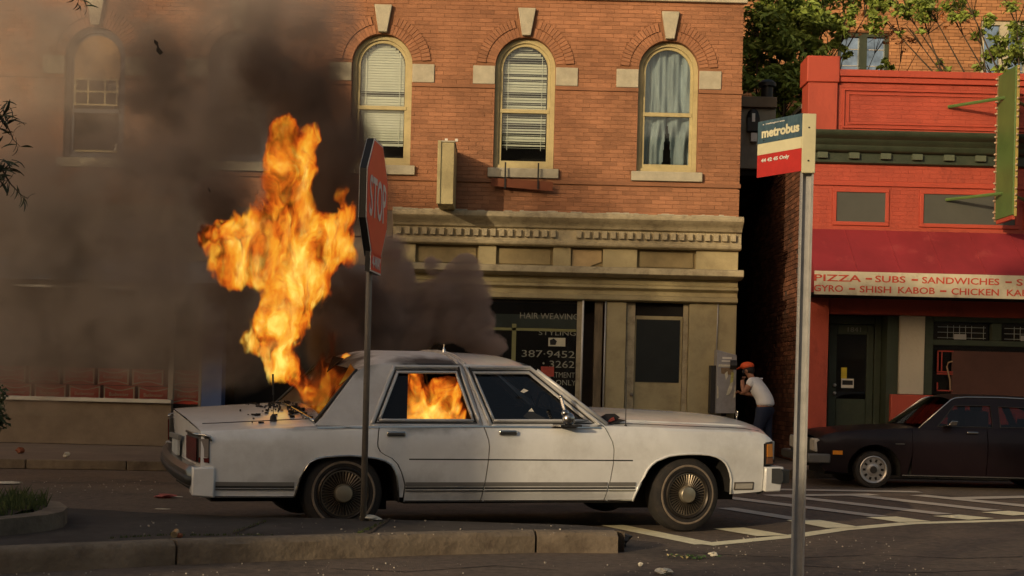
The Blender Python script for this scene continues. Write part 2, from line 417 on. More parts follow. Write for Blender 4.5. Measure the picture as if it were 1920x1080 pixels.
# tar seams across the lane
q = MB()
for pts_ in ([(1240, 1034), (1370, 1040), (1490, 1046), (1640, 1040), (1800, 1047), (1930, 1043)], [(1500, 1060), (1700, 1074), (1930, 1066)], [(620, 1066), (760, 1072), (930, 1060), (1060, 1070)]):
    W = [G(*p_, .003) for p_ in pts_]; D = []
    for a_, c_ in zip(W, W[1:]):
        for j in range(10): D.append(a_.lerp(c_, j / 10) + Vector((0, .02 * (rg.random() - .5), 0)))
    for i in range(len(D) - 1):
        w1 = .005 + .008 * rg.random(); q.add([(D[i] - Vector((0, w1, 0)))[:], (D[i] + Vector((0, w1, 0)))[:], (D[i + 1] + Vector((0, w1, 0)))[:], (D[i + 1] - Vector((0, w1, 0)))[:]], [(0, 1, 2, 3)])
tag(q.build('road_cracks', mat('tar', (.025, .02, .018), .8)), kind='structure')
# raised planted bed at the left end of the island, with its own kerb
bp = [G(-260, 1034, .15), G(0, 1006, .15), G(88, 996, .15), G(118, 989, .15), G(126, 980, .15), G(112, 969, .15), G(60, 962, .15), G(-260, 960, .15)]
bed = [(p.x, p.y) for p in bp]
cxb, cyb = sum(p[0] for p in bed) / len(bed), sum(p[1] for p in bed) / len(bed)
def shr(p, d):
    v = Vector((cxb - p[0] * .0 - p[0], cyb - p[1])); v.normalize(); return (p[0] + v.x * d, p[1] + v.y * d)
o_ = bed; i_ = [shr(p, .16) for p in bed]
n = len(bed)
vs = [(x, y, .15) for x, y in o_] + [(x, y, .26) for x, y in o_] + [(x, y, .265) for x, y in i_] + [(x, y, .2) for x, y in i_]
fs = []
for i in range(n - 1):
    for r_ in range(3): fs.append((r_ * n + i, r_ * n + i + 1, (r_ + 1) * n + i + 1, (r_ + 1) * n + i))
b.add(vs, fs); b.build('bed_kerb', M_kerb, island, bevel=.01)
b = MB(); vs, fs = cdt(i_, step=.12)
b.add([(x, y, .235 + .05 * rg.random()) for x, y in vs], fs); b.build('bed_soil', M_soil, island)
gb = MB()
for _ in range(2600):
    x = -5.2 + 2.6 * rg.random(); y = 8.2 + 3.0 * rg.random()
    if inside((x, y), i_): tuft(gb, x, y, .24, 6, .06 + .05 * math.exp(-((x + 3.5) ** 2) * 2), .05)
tag(gb.build('bed_grass', M_grass, island), kind='stuff')
# road markings (hatched area), measured on the ground, each stroke its own thin sheet 4 mm up
strokes = [((1146, 984), (1325, 1020), .16, 0), ((1322, 1021), (1487, 1005), .115, 0), ((1487, 1005), (1578, 992), .115, 0), ((1578, 992), (1703, 981), .12, 0), ((1703, 981), (1990, 973), .12, 0),
           ((1366, 990), (1450, 1004), .17, 0), ((1360, 952), (1500, 974), .12, 1), ((1505, 975), (1583, 989), .19, 0), ((1353, 931), (1650, 968), .13, 1), ((1652, 969), (1716, 978), .2, 0),
           ((1466, 929), (1772, 964), .14, 1), ((1774, 966), (1840, 973), .22, 0), ((1600, 928), (1864, 957), .15, 1), ((1866, 959), (1925, 965), .24, 0), ((1720, 928), (1990, 955), .16, 1),
           ((1430, 917), (1724, 922), .14, 1), ((1800, 934), (1990, 930), .16, 1), ((1440, 929), (1640, 927), .14, 1)]
for k, (a, c, wd, shaded_worn) in enumerate(strokes):
    wd *= (1.75 if shaded_worn else 1.4) if k not in (5, 7, 9, 11, 13) else 1.9
    z = .004 + .0001 * (k % 2) + (.004 if k > 4 else 0)
    pa, pb = G(*a, z), G(*c, z); t = (pb - pa).normalized(); nn = Vector((-t.y, t.x, 0))
    m_ = max(3, int((pb - pa).length / .12)); vs = []
    for i in range(m_ + 1):
        p = pa.lerp(pb, i / m_); d = wd / 2
        j1, j2 = .008 * (rr.random() - .5), .008 * (rr.random() - .5)
        vs += [(p - nn * (d + j1))[:], (p + nn * (d + j2))[:]]
    MBq = MB().add(vs, [(2 * i, 2 * i + 1, 2 * i + 3, 2 * i + 2) for i in range(m_)])
    tag(MBq.build('road_marking', M_paint_shaded if shaded_worn else M_paint_sunlit), kind='structure')

# ================================================================== BRICK WALLS
def brick_field(x0, x1, z0, z1, y, blocked, m, parent, seed, pitch=(.215, .063), gap=.0065, depth=.05, singles=0, focus=None, tone=.22, jit=.0025):
    """courses of single bricks with recessed joints; the `singles` nearest to focus are parts, the rest one stuff mesh"""
    r = random.Random(seed); rows = int((z1 - z0) / pitch[1]); L_, H_ = pitch; bricks = []
    for k in range(rows):
        zc = z0 + (k + .5) * H_; free = [(x0, x1)]
        for a, c in blocked(zc):
            nf = []
            for f0, f1 in free:
                if c <= f0 or a >= f1: nf.append((f0, f1)); continue
                if a > f0: nf.append((f0, a))
                if c < f1: nf.append((c, f1))
            free = nf
        off = (k % 2) * L_ / 2 + (k % 5) * .007
        i0 = int((x0 - off) / L_) - 1; i1 = int((x1 - off) / L_) + 2
        rowt = 1 + tone * .35 * (r.random() - .5)
        for i in range(i0, i1):
            a, c = i * L_ + off, (i + 1) * L_ + off
            for f0, f1 in free:
                s, e = max(a, f0), min(c, f1)
                if e - s > .02:
                    full = (e - s) > L_ - .004
                    bricks.append((s + gap / 2, e - gap / 2, zc, full, rowt * (1 + tone * (r.random() - .5) * 2 * r.random()), (r.random() - .5) * 2 * jit))
    if singles:
        fx, fz = focus
        cand = sorted([q for q in bricks if q[3]], key=lambda q: (q[0] - fx) ** 2 + (q[2] - fz) ** 2)[:singles]
        cs = set(id(q) for q in cand)
        meshes = []
        for j in range(12):
            t = 1 + tone * (j / 11 - .5) * 1.5
            mb = MB().box(0, L_ - gap, 0, depth, -(H_ - gap) / 2, (H_ - gap) / 2, tint=float(t) + 1e-4)
            me = mb.mesh('brick'); me.materials.append(m); meshes.append(me)
        inv = wm(parent).inverted()
        for q in cand:
            o = bpy.data.objects.new('brick', meshes[r.randrange(12)]); link(o, parent); o.location = inv @ Vector((q[0], y + q[5], q[2]))
        bricks = [q for q in bricks if id(q) not in cs]
    mb = MB()
    for s, e, zc, full, t, dy in bricks:
        mb.box(s, e, y + dy, y + depth, zc - (H_ - gap) / 2, zc + (H_ - gap) / 2, tint=float(t) + 1e-4)
    tag(mb.build('bricks', m, parent), kind='stuff')

# ================================================================== MAIN BRICK BUILDING
FY = 21.9
XR = 3.40
main = empty('brick_building', (-2.5, FY, .12), 'orange brick corner building with arched upper windows above a beige shopfront', 'building')
WIN = [-2.10 + 2.19 * k for k in (-2, -1, 0, 1, 2)]
ZS, HW = 6.04, .46
def arch(cx, hw, zs=ZS, z0=4.49, n=24):
    return [(cx - hw, z0), (cx + hw, z0)] + [(cx + hw * math.cos(PI * i / n), zs + hw * math.sin(PI * i / n)) for i in range(n + 1)]
XL = -14.5
wall = slab(MB(), [(XL, 3.80), (XR - .03, 3.80), (XR - .03, 9.2), (XL, 9.2)], [arch(c, HW) for c in WIN], FY + .006, FY + .34).build('brick_wall', M_mortar, main)
# side and back of the block, seen from a step aside
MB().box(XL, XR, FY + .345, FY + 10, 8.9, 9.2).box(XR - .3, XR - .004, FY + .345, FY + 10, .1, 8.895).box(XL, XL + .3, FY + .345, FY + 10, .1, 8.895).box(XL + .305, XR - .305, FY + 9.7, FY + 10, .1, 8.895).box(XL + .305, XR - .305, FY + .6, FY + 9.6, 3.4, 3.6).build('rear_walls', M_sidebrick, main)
RO, RI = .75, HW
def blk(z):
    out = []
    for c in WIN:
        if 4.35 < z < 4.50: out.append((c - .545, c + .545))
        elif 4.50 <= z < ZS: out.append((c - HW, c + HW))
        if 5.765 < z < 6.05: out.append((c - .80, c + .80))
        if z >= ZS:
            d = z - ZS
            if d < RO: h = math.sqrt(RO * RO - d * d); out.append((c - h, c + h))
        if 6.52 < z < 6.935: out.append((c - .14, c + .14))
    if 5.70 < z < 5.765 or 4.265 < z < 4.335 or z > 7.07: out.append((XL, XR))
    return out
brick_field(XL, XR, 3.81, 7.1, FY, blk, M_brick, wall, 11, singles=260, focus=(.95, 5.2))
for z0, z1 in ((5.705, 5.763), (4.27, 4.332)):
    pcs = [(XL, XR + .012)]
    mb = MB(); 
    xs_ = sorted([(c - HW, c + HW) for c in WIN]); a = XL
    if z0 > 5:
        for s, e in xs_ + [(XR + .012, 99)]:
            MB().box(a, s, FY - .018, FY + .05, z0, z1, tint=.86).build('string_course', M_brick, main); a = e
        continue
    else: mb.box(XL, XR + .012, FY - .022, FY + .05, z0, z1, tint=.82)
    mb.build('string_course', M_brick, main)
box_part('stone_band', M_stone, main, XL, XR + .05, FY - .06, FY + .05, 7.085, 7.30, bevel=.01)
MB().box(XL, XR, FY, FY + .3, 7.30, 9.2, tint=.95).build('upper_wall', M_brick, main)
def arched_window(c, style):
    # voussoir rings
    mb = MB(); r = random.Random(int(c * 100))
    for (ra, rb, n, dy) in ((HW + .004, .605, 30, -.006), (.612, RO - .008, 36, -.022)):
        for i in range(n):
            a0, a1 = PI * (i + .06) / n, PI * (i + .94) / n
            pts = [(c + rad * math.cos(a), ZS + rad * math.sin(a)) for rad, a in ((ra, a0), (rb, a0), (rb, a1), (ra, a1))]
            if any(p[1] > 6.51 and abs(p[0] - c) < .12 for p in pts): continue
            if min(p[1] for p in pts) < 6.05 : continue
            mb.prism(pts, FY + dy + .003 * r.random(), FY + .05, tint=float(.92 + .25 * r.random()))
    tag(mb.build('arch_bricks', M_brick, main), kind='stuff')
    MB().prism([(c - .065, 6.515), (c + .065, 6.515), (c + .135, 6.93), (c - .135, 6.93)], FY - .07, FY + .05).build('keystone', M_stone, main, bevel=.008)
    for s in (-1, 1):
        MB().box(c + s * (HW + .004), c + s * .80, FY - .02, FY + .06, 5.768, 6.046).build('impost_block', M_stone, main, bevel=.006)
    MB().box(c - .54, c + .54, FY - .07, FY + .16, 4.345, 4.488).build('window_sill', M_stone, main, bevel=.008)
    fm = {'w': mat('blue_grey_frame', (.10, .115, .14), .6)}.get(style[0], M_cream)
    y0 = FY + .10
    fr = MB()
    def ring(mb, ho, hi, z0o, z0i, ya, yb, n=24):
        O = arch(c, ho, z0=z0o, n=n); I = arch(c, hi, z0=z0i, n=n)
        N = len(O); vs = [(x, ya, z) for x, z in O] + [(x, ya, z) for x, z in I] + [(x, yb, z) for x, z in O] + [(x, yb, z) for x, z in I]
        fs = []
        for i in range(N):
            j = (i + 1) % N
            fs += [(i, j, N + j, N + i), (2 * N + i, 3 * N + i, 3 * N + j, 2 * N + j), (i, 2 * N + i, 2 * N + j, j), (N + i, N + j, 3 * N + j, 3 * N + i)]
        mb.add(vs, fs)
    ring(fr, HW - .002, HW - .07, 4.49, 4.56, y0, y0 + .1)
    f = fr.build('arched_window', fm, main, auto=40)
    g = MB(); ring(g, HW - .072, HW - .115, 4.562, 4.625, y0 + .03, y0 + .08); g.build('sash', fm, f, auto=40)
    if style != 'winky':
        MB().box(c - HW + .085, c + HW - .085, y0 + .02, y0 + .07, 5.36, 5.42).build('meeting_rail', fm, f, bevel=.004)
    ha = arch(c, HW - .116, z0=4.63)
    MB().prism(ha, y0 + .055, y0 + .06).build('pane', M_glass, f)
    MB().prism(arch(c, HW - .03, z0=4.5), y0 + .45, y0 + .47).build('room_back', M_dark, f)
    def half(z): return (HW - .12) if z < ZS else math.sqrt(max((HW - .12) ** 2 - (z - ZS) ** 2, 0))
    if style in ('blind_closed', 'blind_open'):
        z = 6.36; r = random.Random(4); k = 0
        bottom = 4.80 if style == 'blind_closed' else 4.80
        while z > bottom:
            h = half(z) - .01
            op = style == 'blind_open'
            tilt = R(66) if not op else R(r.choice([60, 50, 18, 8, 62, 40]))
            if not op and (5.58 < z < 5.68 or 4.86 < z < 4.90): tilt = R(20)
            if h > .05:
                M = Matrix.Translation((c, y0 + .13, z)) @ Matrix.Rotation(tilt, 4, 'X')
                MB().box(-h, h, -.024, .024, -.0015, .0015, M).build('slat', M_blind, f)
            z -= .040
        for sx in (-.26, .26): MB().box(c + sx - .004, c + sx + .004, y0 + .10, y0 + .104, 4.8, 6.25).build('blind_tape', M_blind, f)
    elif style == 'curtain':
        mb = MB(); N = 60
        for k, (za, zb) in enumerate(((5.40, 6.45), (4.62, 5.38))):
            vs = []; fs = []
            for j in range(13):
                z = za + (zb - za) * j / 12
                for i in range(N + 1):
                    x = -.38 + .76 * i / N; t = j / 12
                    amp = .03 + .02 * math.sin(3 * x + k)
                    xx = x if k == 0 else x * (1 - .0 * t)
                    yy = y0 + .17 + amp * math.sin(28 * xx + 2.2 * math.sin(3 * t + k) + k * 2) + .015 * math.sin(61 * xx)
                    vs.append((c + xx, yy, z))
            for j in range(12):
                for i in range(N):
                    x = -.38 + .76 * (i + .5) / N
                    if k == 1 and abs(x - .02) < .07 * (1 - j / 12): continue
                    if k == 0 and False: continue
                    a = j * (N + 1) + i; fs.append((a, a + 1, a + N + 2, a + N + 1))
            mb.add(vs, fs)
        mb.build('curtain', M_curtain, f, smooth=True, solid=.002)
    elif style == 'winky':
        pm = mat('board_tan', (.40, .26, .13), .8)
        MB().prism([(c - HW + .11, 5.72)] + [(c + HW - .11, 5.72)] + [(c + (HW - .11) * math.cos(PI * i / 16), ZS + (HW - .11) * math.sin(PI * i / 16)) for i in range(17)], y0 + .02, y0 + .05).build('arch_board', pm, f)
        gr = MB()
        for sx in (-.32, -.12, .14, .32): gr.box(c + sx - .012, c + sx + .012, y0 - .03, y0 - .01, 5.32, 5.72)
        for zz in (5.32, 5.52, 5.71): gr.box(c - .34, c + .34, y0 - .032, y0 - .012, zz - .012, zz + .012)
        gr.build('grille', M_cream, f)
        MB().box(c - .36, c + .36, y0 + .0, y0 + .05, 5.20, 5.26).build('meeting_rail', fm, f)
        MB().box(c - .30, c + .36, y0 + .0, y0 + .04, 4.60, 4.63).build('lower_rail', M_cream, f)
        MB().box(c + .30, c + .33, y0 + .0, y0 + .03, 4.63, 4.74).build('latch', M_white, f)
for c, st in zip(WIN, ('winky', 'wplain', 'blind_closed', 'blind_open', 'curtain')): arched_window(c, st)

# ---- cornice over the shop
def moulding(name, m, parent, x0, x1, prof, end=0):          # prof: (proud, z)
    pts = [(FY - p, z) for p, z in prof]; N = len(pts)
    vs = [(x0, y, z) for y, z in pts] + [(x0, FY + .2, pts[-1][1]), (x0, FY + .2, pts[0][1])]
    vs2 = [(x1, y, z) for _, y, z in vs]
    n = len(vs)
    return MB().add(vs + vs2, [tuple(range(n)), tuple(range(2 * n - 1, n - 1, -1))] + [(i, i + n, (i + 1) % n + n, (i + 1) % n) for i in range(n)]).build(name, m, parent, bevel=.004)
CX0, CX1 = -1.86, 3.43
moulding('cornice', M_beige2, main, CX0, CX1, [(.10, 3.31), (.13, 3.33), (.14, 3.37), (.11, 3.40), (.11, 3.425), (.115, 3.56), (.17, 3.58), (.19, 3.62), (.26, 3.66), (.31, 3.70), (.33, 3.72), (.33, 3.765), (.30, 3.80)])
mb = MB(); r = random.Random(2); x = CX0
while x < CX1 - .02:                                       # broken mortar and flaked paint lying on the cornice edge
    l = .03 + .12 * r.random(); h = .006 + .022 * r.random() ** 2
    if r.random() < .75: mb.box(x, x + l, FY - .31 + .03 * r.random(), FY - .02, 3.795, 3.80 + h)
    x += l
tag(mb.build('flaked_mortar', M_stone, main), kind='stuff')
dm = MB().box(0, .075, -.065, 0, 0, .105).mesh('dentil'); dm.materials.append(M_beige2)
x = CX0 + .05; inv = wm(main).inverted(); k = 0
while x < CX1 - .09:
    if k not in (19, 20):
        o = bpy.data.objects.new('dentil', dm); link(o, main); o.location = inv @ Vector((x, FY - .114, 3.44))
    x += .130; k += 1
# frieze with recessed transom panels and pilasters
MB().box(CX0, CX1 - .03, FY + .06, FY + .3, 2.98, 3.305).build('frieze_back', M_olive, main)
for a, c in ((-1.86, -1.52), (-.56, -.29), (.58, .85), (1.34, 1.86), (2.76, 3.40)):
    box_part('frieze_pier', M_beige, main, a, c, FY - .03, FY + .05, 3.0, 3.305, bevel=.004)
for k, (a, c) in enumerate(((-1.52, -.56), (-.29, .58), (.85, 1.34), (1.86, 2.76))):
    if k == 2:
        p = MB().prism([(.87, 3.01), (1.10, 3.01), (1.32, 3.10), (1.32, 3.28), (.87, 3.28)], FY + .03, FY + .045).build('broken_board', mat('plywood', (.46, .34, .18), .8), main)
    else:
        box_part('transom_panel', M_olive, main, a + .04, c - .04, FY + .035, FY + .05, 3.04, 3.27)
moulding('ledge', M_beige2, main, -1.86, 3.45, [(.12, 2.86), (.26, 2.88), (.30, 2.90), (.30, 2.985), (.27, 3.0)])
moulding('fascia', M_beige, main, -1.86, 3.40, [(.06, 2.50), (.10, 2.52), (.10, 2.58), (.04, 2.60), (.04, 2.66), (.12, 2.70), (.12, 2.74), (.05, 2.76), (.05, 2.855)])
# shopfront piers, doors and window
SY = FY + .05
box_part('pilaster', M_beige, main, 2.68, 3.40, FY - .02, FY + .3, .12, 2.49, bevel=.01)
box_part('pilaster', M_beige, main, 1.42, 1.72, FY - .02, FY + .3, .12, 2.49, bevel=.01)
box_part('pilaster', M_beige, main, -1.86, -1.55, FY - .02, FY + .3, .12, 2.49, bevel=.01)
box_part('door_frame', M_beige2, main, 1.73, 1.86, FY + .06, FY + .2, .12, 2.49)
box_part('door_frame', M_beige2, main, 2.60, 2.672, FY + .06, FY + .2, .12, 2.49)
box_part('transom', M_dark, main, 1.865, 2.595, FY + .12, FY + .14, 2.30, 2.49)
d = box_part('door', M_beige, main, 1.865, 2.595, FY + .10, FY + .15, .14, 2.295, bevel=.004)
box_part('door_pane', mat('dark_pane', (.018, .022, .022), .25, spec=.6), d, 1.885, 2.555, FY + .092, FY + .099, 1.28, 2.24)
MB().ball((1.83, FY + .04, 1.08), .03).build('door_knob', M_pole, d, smooth=True)
# window bay with gold painted letters
M_letter = mat('pale_lettering', (.30, .29, .22), .6, var=.4, scale=40)
M_bayframe = mat('olive_frame', (.26, .25, .10), .6, var=.15, dirt=.3)
bay = box_part('shop_window', M_dark, main, -1.53, 1.03, FY + .75, FY + .78, .7, 2.49)
box_part('mullion', M_bayframe, bay, -.02, .045, FY + .03, FY + .10, .75, 2.12)
box_part('mullion', M_beige2, bay, .97, 1.05, FY + .0, FY + .12, .75, 2.49)
box_part('head_rail', M_bayframe, bay, -1.53, .965, FY + .03, FY + .10, 2.02, 2.06)
box_part('bulkhead', M_beige, main, -1.53, 1.06, FY + .02, FY + .3, .12, .74, bevel=.006)
box_part('letter_band', mat('grimy_strip', (.10, .11, .09), .7), bay, -.30, .965, FY + .07, FY + .075, 2.065, 2.27)
MB().box(-1.53, .965, FY + .055, FY + .06, .76, 2.48).build('pane', M_glass, bay)
for s, px, py, wpx, hpx in (('HAIR WEAVING', 975, 597, 110, 11), ('STYLING', 1010, 628, 70, 9), ('387·9452', 978, 669, 100, 13), ('·', 1017, 683, 4, 4), ('3262', 1030, 689, 47, 13), ('TREATMENT', 1012, 707, 66, 10), ('ONLY', 1042, 722, 38, 10)):
    p = P(px, py, FY + .05); lettering(s, M_letter, bay, p, (1, 0, 0), (0, 0, 1), width=wpx / 123, height=hpx / 123)
pp = P(1028, 649, FY + .045)
box_part('window_notice', mat('paper_cream', (.62, .58, .42), .8), bay, pp.x, pp.x + .26, FY + .045, FY + .048, pp.z, pp.z + .13)
MB().prism([(pp.x + .03, pp.z + .02), (pp.x + .11, pp.z + .02), (pp.x + .13, pp.z + .08), (pp.x + .08, pp.z + .12), (pp.x + .02, pp.z + .09)], FY + .041, FY + .044).build('notice_emblem', M_black, bay)
pp = P(1014, 703, FY + .045)
box_part('red_notice', mat('poster_red', (.42, .07, .045), .7, var=.3, scale=12), bay, pp.x, pp.x + .20, FY + .045, FY + .048, pp.z - .02, pp.z + .13)
# recessed dark entrance right of the window
box_part('entrance_back', mat('brown_dark_door', (.055, .035, .022), .6, var=.3), main, 1.055, 1.30, FY + .5, FY + .53, .12, 2.49)
box_part('worn_post', mat('worn_post', (.17, .13, .08), .8, var=.4, scale=12, stretch=(1, 1, .2)), main, 1.24, 1.36, FY + .03, FY + .2, .12, 2.49)
MB().tube([(1.05, FY - .04, .95), (1.055, FY - .04, 2.5)], .016).build('drain_pipe', M_white, main, smooth=True)
MB().tube([(1.395, FY - .03, .5), (1.40, FY - .03, 2.5)], .012).build('conduit', M_steel, main, smooth=True)
MB().tube([(3.10, FY - .04, 1.7), (3.11, FY - .04, 2.5)], .01).build('conduit', M_steel, main, smooth=True)
# ---- left shop in the smoke
M_lwall = mat('left_shop_panel', (.20, .165, .13), .8, var=.15, scale=1.5)
for (x0, x1, z0, z1, dy, m_) in ((XL, -1.87, 3.40, 3.795, -.02, M_lwall), (XL, -1.87, 2.96, 3.39, .03, mat('tan_fascia', (.24, .19, .14), .8)), (XL, -1.87, 2.62, 2.95, -.05, mat('blue_sign_band', (.10, .13, .20), .6))):
    box_part('fascia_board', m_, main, x0, x1, FY + dy, FY + .3, z0, z1, bevel=.006)
box_part('bright_rail', M_white, main, -7.6, -5.3, FY - .10, FY - .06, 2.50, 2.535)
box_part('shop_ceiling', M_dark, main, XL, -1.87, FY + .01, FY + .3, 2.30, 2.61)
sill_z = .80
lw = box_part('shop_window', M_dark, main, XL, -5.22, FY + 1.3, FY + 1.33, .8, 2.6)
box_part('window_sill', mat('metal_sill', (.52, .52, .48), .4, metal=.4), lw, XL, -5.18, FY - .07, FY + .1, .775, .835, bevel=.006)
box_part('mullion', M_pole, lw, -5.24, -5.17, FY - .02, FY + .08, .84, 2.4)
box_part('mullion', M_pole, lw, -4.78, -4.74, FY - .02, FY + .08, .12, 2.4)
box_part('bulkhead', mat('render_tan', (.17, .135, .10), .9, var=.15, scale=3, bump=.4, dirt=.4, dirtcol=(.1, .08, .06), dscale=4), main, XL, -5.19, FY, FY + .3, .12, .77, bevel=.006)
MB().box(XL, -5.25, FY + .055, FY + .06, .84, 2.4).build('pane', M_glass, lw)
MB().box(-5.165, -4.785, FY + .055, FY + .06, .84, 2.4).build('pane', M_glass, lw)
box_part('blue_pillar', M_blue, main, -4.735, -4.42, FY - .03, FY + .25, .12, 2.3, bevel=.01)
box_part('recess_back', M_dark, main, -4.41, -1.87, FY + .9, FY + .93, .12, 2.6)
box_part('display_floor', M_dark, lw, XL, -4.8, FY + .12, FY + 1.25, .70, .765)

# ================================================================== ALLEY with the low structure closing it
al = empty('alley_shed', (3.86, 24.2, .12), 'low grey flat-roofed block bridging the dark alley between the two buildings', 'shed')
qa, qb = P(1396, 196, 24), P(1455, 203, 24)
MB().box(3.42, qb.x, 24.0, 26.5, 4.9, qb.z).build('grey_block', M_grey, al, bevel=.01)
qc, qd = P(1380, 186, 23.9), P(1457, 200, 23.9)
MB().box(3.42, qd.x, 23.9, 24.5, qb.z - .005, qb.z + .17).build('chimney_base', mat('brown_stucco', (.17, .13, .09), .85), al, bevel=.01)
MB().box(3.42, 4.30, 25.2, 25.3, 4.9, qb.z - .03).box(3.42, 4.30, 29.6, 29.8, .1, 4.89).box(3.42, 4.30, 24.1, 29.6, 4.8, 4.89).build('dark_wall', M_dark, al)  # alley walls coloured near-black for the deep shade there
qv = P(1438, 186, 24.2)
b = MB(); b.lathe([(.001, 0), (.10, 0), (.10, .22), (.15, .23), (.15, .29), (.09, .34), (.001, .35)], 16, Matrix.Translation((qv.x, 24.2, qb.z + .165)) @ Matrix.Rotation(PI / 2, 4, 'X') @ Matrix.Rotation(PI, 4, 'X'))
b.build('roof_vent', M_black, al, auto=40)
qm = P(1412, 222, 23.95)
MB().ball((qm.x, 23.95, qm.z), (.11, .06, .17)).box(qm.x - .10, qm.x + .10, 23.88, 23.995, qm.z - .22, qm.z).build('meter', M_black, al, auto=40)
MB().box(qm.x - .03, qm.x + .02, 23.86, 23.875, qm.z - .07, qm.z + .07).build('meter_glass', M_white, al)
qj = P(1413, 258, 23.95); MB().box(qj.x - .05, qj.x + .05, 23.9, 23.99, qj.z - .07, qj.z + .07).build('junction_box', M_white, al)

# ================================================================== RED PAINTED SHOP
RY = 21.4
RX = 4.33
red = empty('red_shop', (6.5, RY, .12), 'red painted brick takeaway shop with dark green cornice and red awning', 'building')
XE = 12.0
rwall = slab(MB(), [(RX, 3.55), (XE, 3.55), (XE, 6.0), (RX, 6.0)], [], RY + .005, RY + .3).build('front_wall', M_redtrim, red)
def rb(z):
    o = []
    if z < 4.62:
        if 3.74 < z < 4.19: o += [(4.77, 5.50), (6.07, 9.5)]
        if 3.68 < z < 4.24: o += [(4.71, 5.56), (6.01, 9.56)]
        if 4.27 < z < 4.34: o.append((RX, XE))
    elif z < 5.06: o.append((RX, XE))
    else:
        if z > 5.86: o.append((4.74, XE))
    return o
brick_field(RX, XE, 3.6, 6.0, RY, rb, M_red, rwall, 21, singles=150, focus=(5.4, 5.4), tone=.08, jit=.0010, gap=.005)
# pier and coping
MB().box(RX - .03, 4.735, RY - .06, RY + .4, 5.06, 5.80, tint=1.02).build('pier', M_red, red, bevel=.006)
MB().box(RX - .06, 4.76, RY - .09, RY + .45, 5.80, 6.19).build('pier_cap', M_redtrim, red, bevel=.015)
MB().box(4.765, XE, RY - .08, RY + .35, 5.90, 6.0).build('coping', M_redtrim, red, bevel=.01)
MB().box(4.765, XE, RY - .045, RY + .05, 5.82, 5.895).build('coping_course', M_redtrim, red, bevel=.006)
for k, (x0, x1, z0, z1) in enumerate(((4.83, 7.22, 5.14, 5.72), (4.90, 7.15, 5.20, 5.66), (7.36, 9.8, 5.14, 5.72), (7.43, 9.73, 5.20, 5.66))):
    t = .022; mb = MB(); y0 = RY - .028 + .008 * (k % 2)
    mb.box(x0, x1, y0, RY + .01, z0, z0 + t).box(x0, x1, y0, RY + .01, z1 - t, z1).box(x0, x0 + t, y0, RY + .01, z0 + t, z1 - t).box(x1 - t, x1, y0, RY + .01, z0 + t, z1 - t)
    mb.build('panel_moulding', M_redtrim, red)
def mould2(name, m, x0, x1, prof):
    vs = [(x0, RY - p, z) for p, z in prof] + [(x0, RY + .1, prof[-1][1]), (x0, RY + .1, prof[0][1])]
    n = len(vs); vs += [(x1, y, z) for _, y, z in vs]
    return MB().add(vs, [tuple(range(n)), tuple(range(2 * n - 1, n - 1, -1))] + [(i, i + n, (i + 1) % n + n, (i + 1) % n) for i in range(n)]).build(name, m, red, bevel=.004)
mould2('cornice', M_green, RX - .05, XE, [(.03, 4.60), (.06, 4.62), (.06, 4.76), (.13, 4.775), (.15, 4.80), (.16, 4.86), (.20, 4.885), (.22, 4.94), (.30, 4.97), (.33, 5.02), (.33, 5.055)])
bm_ = MB().box(0, .15, -.06, 0, 0, .085).mesh('bracket'); bm_.materials.append(mat('green_bracket', (.09, .11, .075), .55, var=.15))
inv = wm(red).inverted(); x = RX + .12
while x < XE - .2:
    o = bpy.data.objects.new('bracket', bm_); link(o, red); o.location = inv @ Vector((x, RY - .062, 4.672)); x += .47
MB().box(RX, XE, RY - .03, RY + .01, 4.28, 4.335).build('string_course', M_redtrim, red, bevel=.005)
for x0, x1 in ((4.77, 5.50), (6.07, 7.44), (7.62, 9.5)):
    t = .055; z0, z1 = 3.745, 4.185
    MB().box(x0 - t, x1 + t, RY - .022, RY + .01, z0 - t, z0).box(x0 - t, x1 + t, RY - .022, RY + .01, z1, z1 + t).box(x0 - t, x0, RY - .022, RY + .01, z0, z1).box(x1, x1 + t, RY - .022, RY + .01, z0, z1).build('vent_surround', M_redtrim, red, bevel=.004)
    MB().box(x0, x1, RY - .004, RY + .01, z0, z1).build('dark_panel', M_vent, red)
# awning of sheet panels
AY = RY - .95; az0, az1 = 2.90, 3.62
x = RX - .05; k = 0
while x < 9.5:
    wdt = .615
    vs = [(x, RY - .03, az1), (x + wdt - .006, RY - .03, az1), (x + wdt - .006, AY, az0), (x, AY, az0)]
    vs2 = [(a, b_ + .0, c_ - .02) for a, b_, c_ in vs]
    MB().add(vs + vs2, [(0, 1, 2, 3), (7, 6, 5, 4), (0, 3, 7, 4), (1, 0, 4, 5), (2, 1, 5, 6), (3, 2, 6, 7)]).build('awning_panel', M_awning, red)
    MB().tube([(x + wdt - .003, RY - .03, az1 + .004), (x + wdt - .003, AY, az0 + .004)], .007, 6).build('awning_seam', M_awning, red)
    x += wdt; k += 1
XA = x
MB().add([(RX - .06, RY - .03, az1), (RX - .06, AY, az0), (RX - .06, AY, 2.62), (RX - .06, RY - .03, 2.62)], [(0, 1, 2, 3)]).build('awning_end', M_awning, red, solid=.01)
val = MB().box(RX - .06, XA, AY - .012, AY - .002, 2.585, 2.92).build('valance', M_valance, red)
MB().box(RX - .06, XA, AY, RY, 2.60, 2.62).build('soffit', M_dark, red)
def vtext(s, px0, px1, py, h, nm='lettering'):
    p0, p1 = P(px0, py, AY - .014), P(px1, py, AY - .014)
    lettering(s, M_lred, val, Vector((p0.x, AY - .014, p0.z)), (1, 0, 0), (0, 0, 1), width=p1.x - p0.x, height=h, bold=.004)
vz = lambda px, top: 0
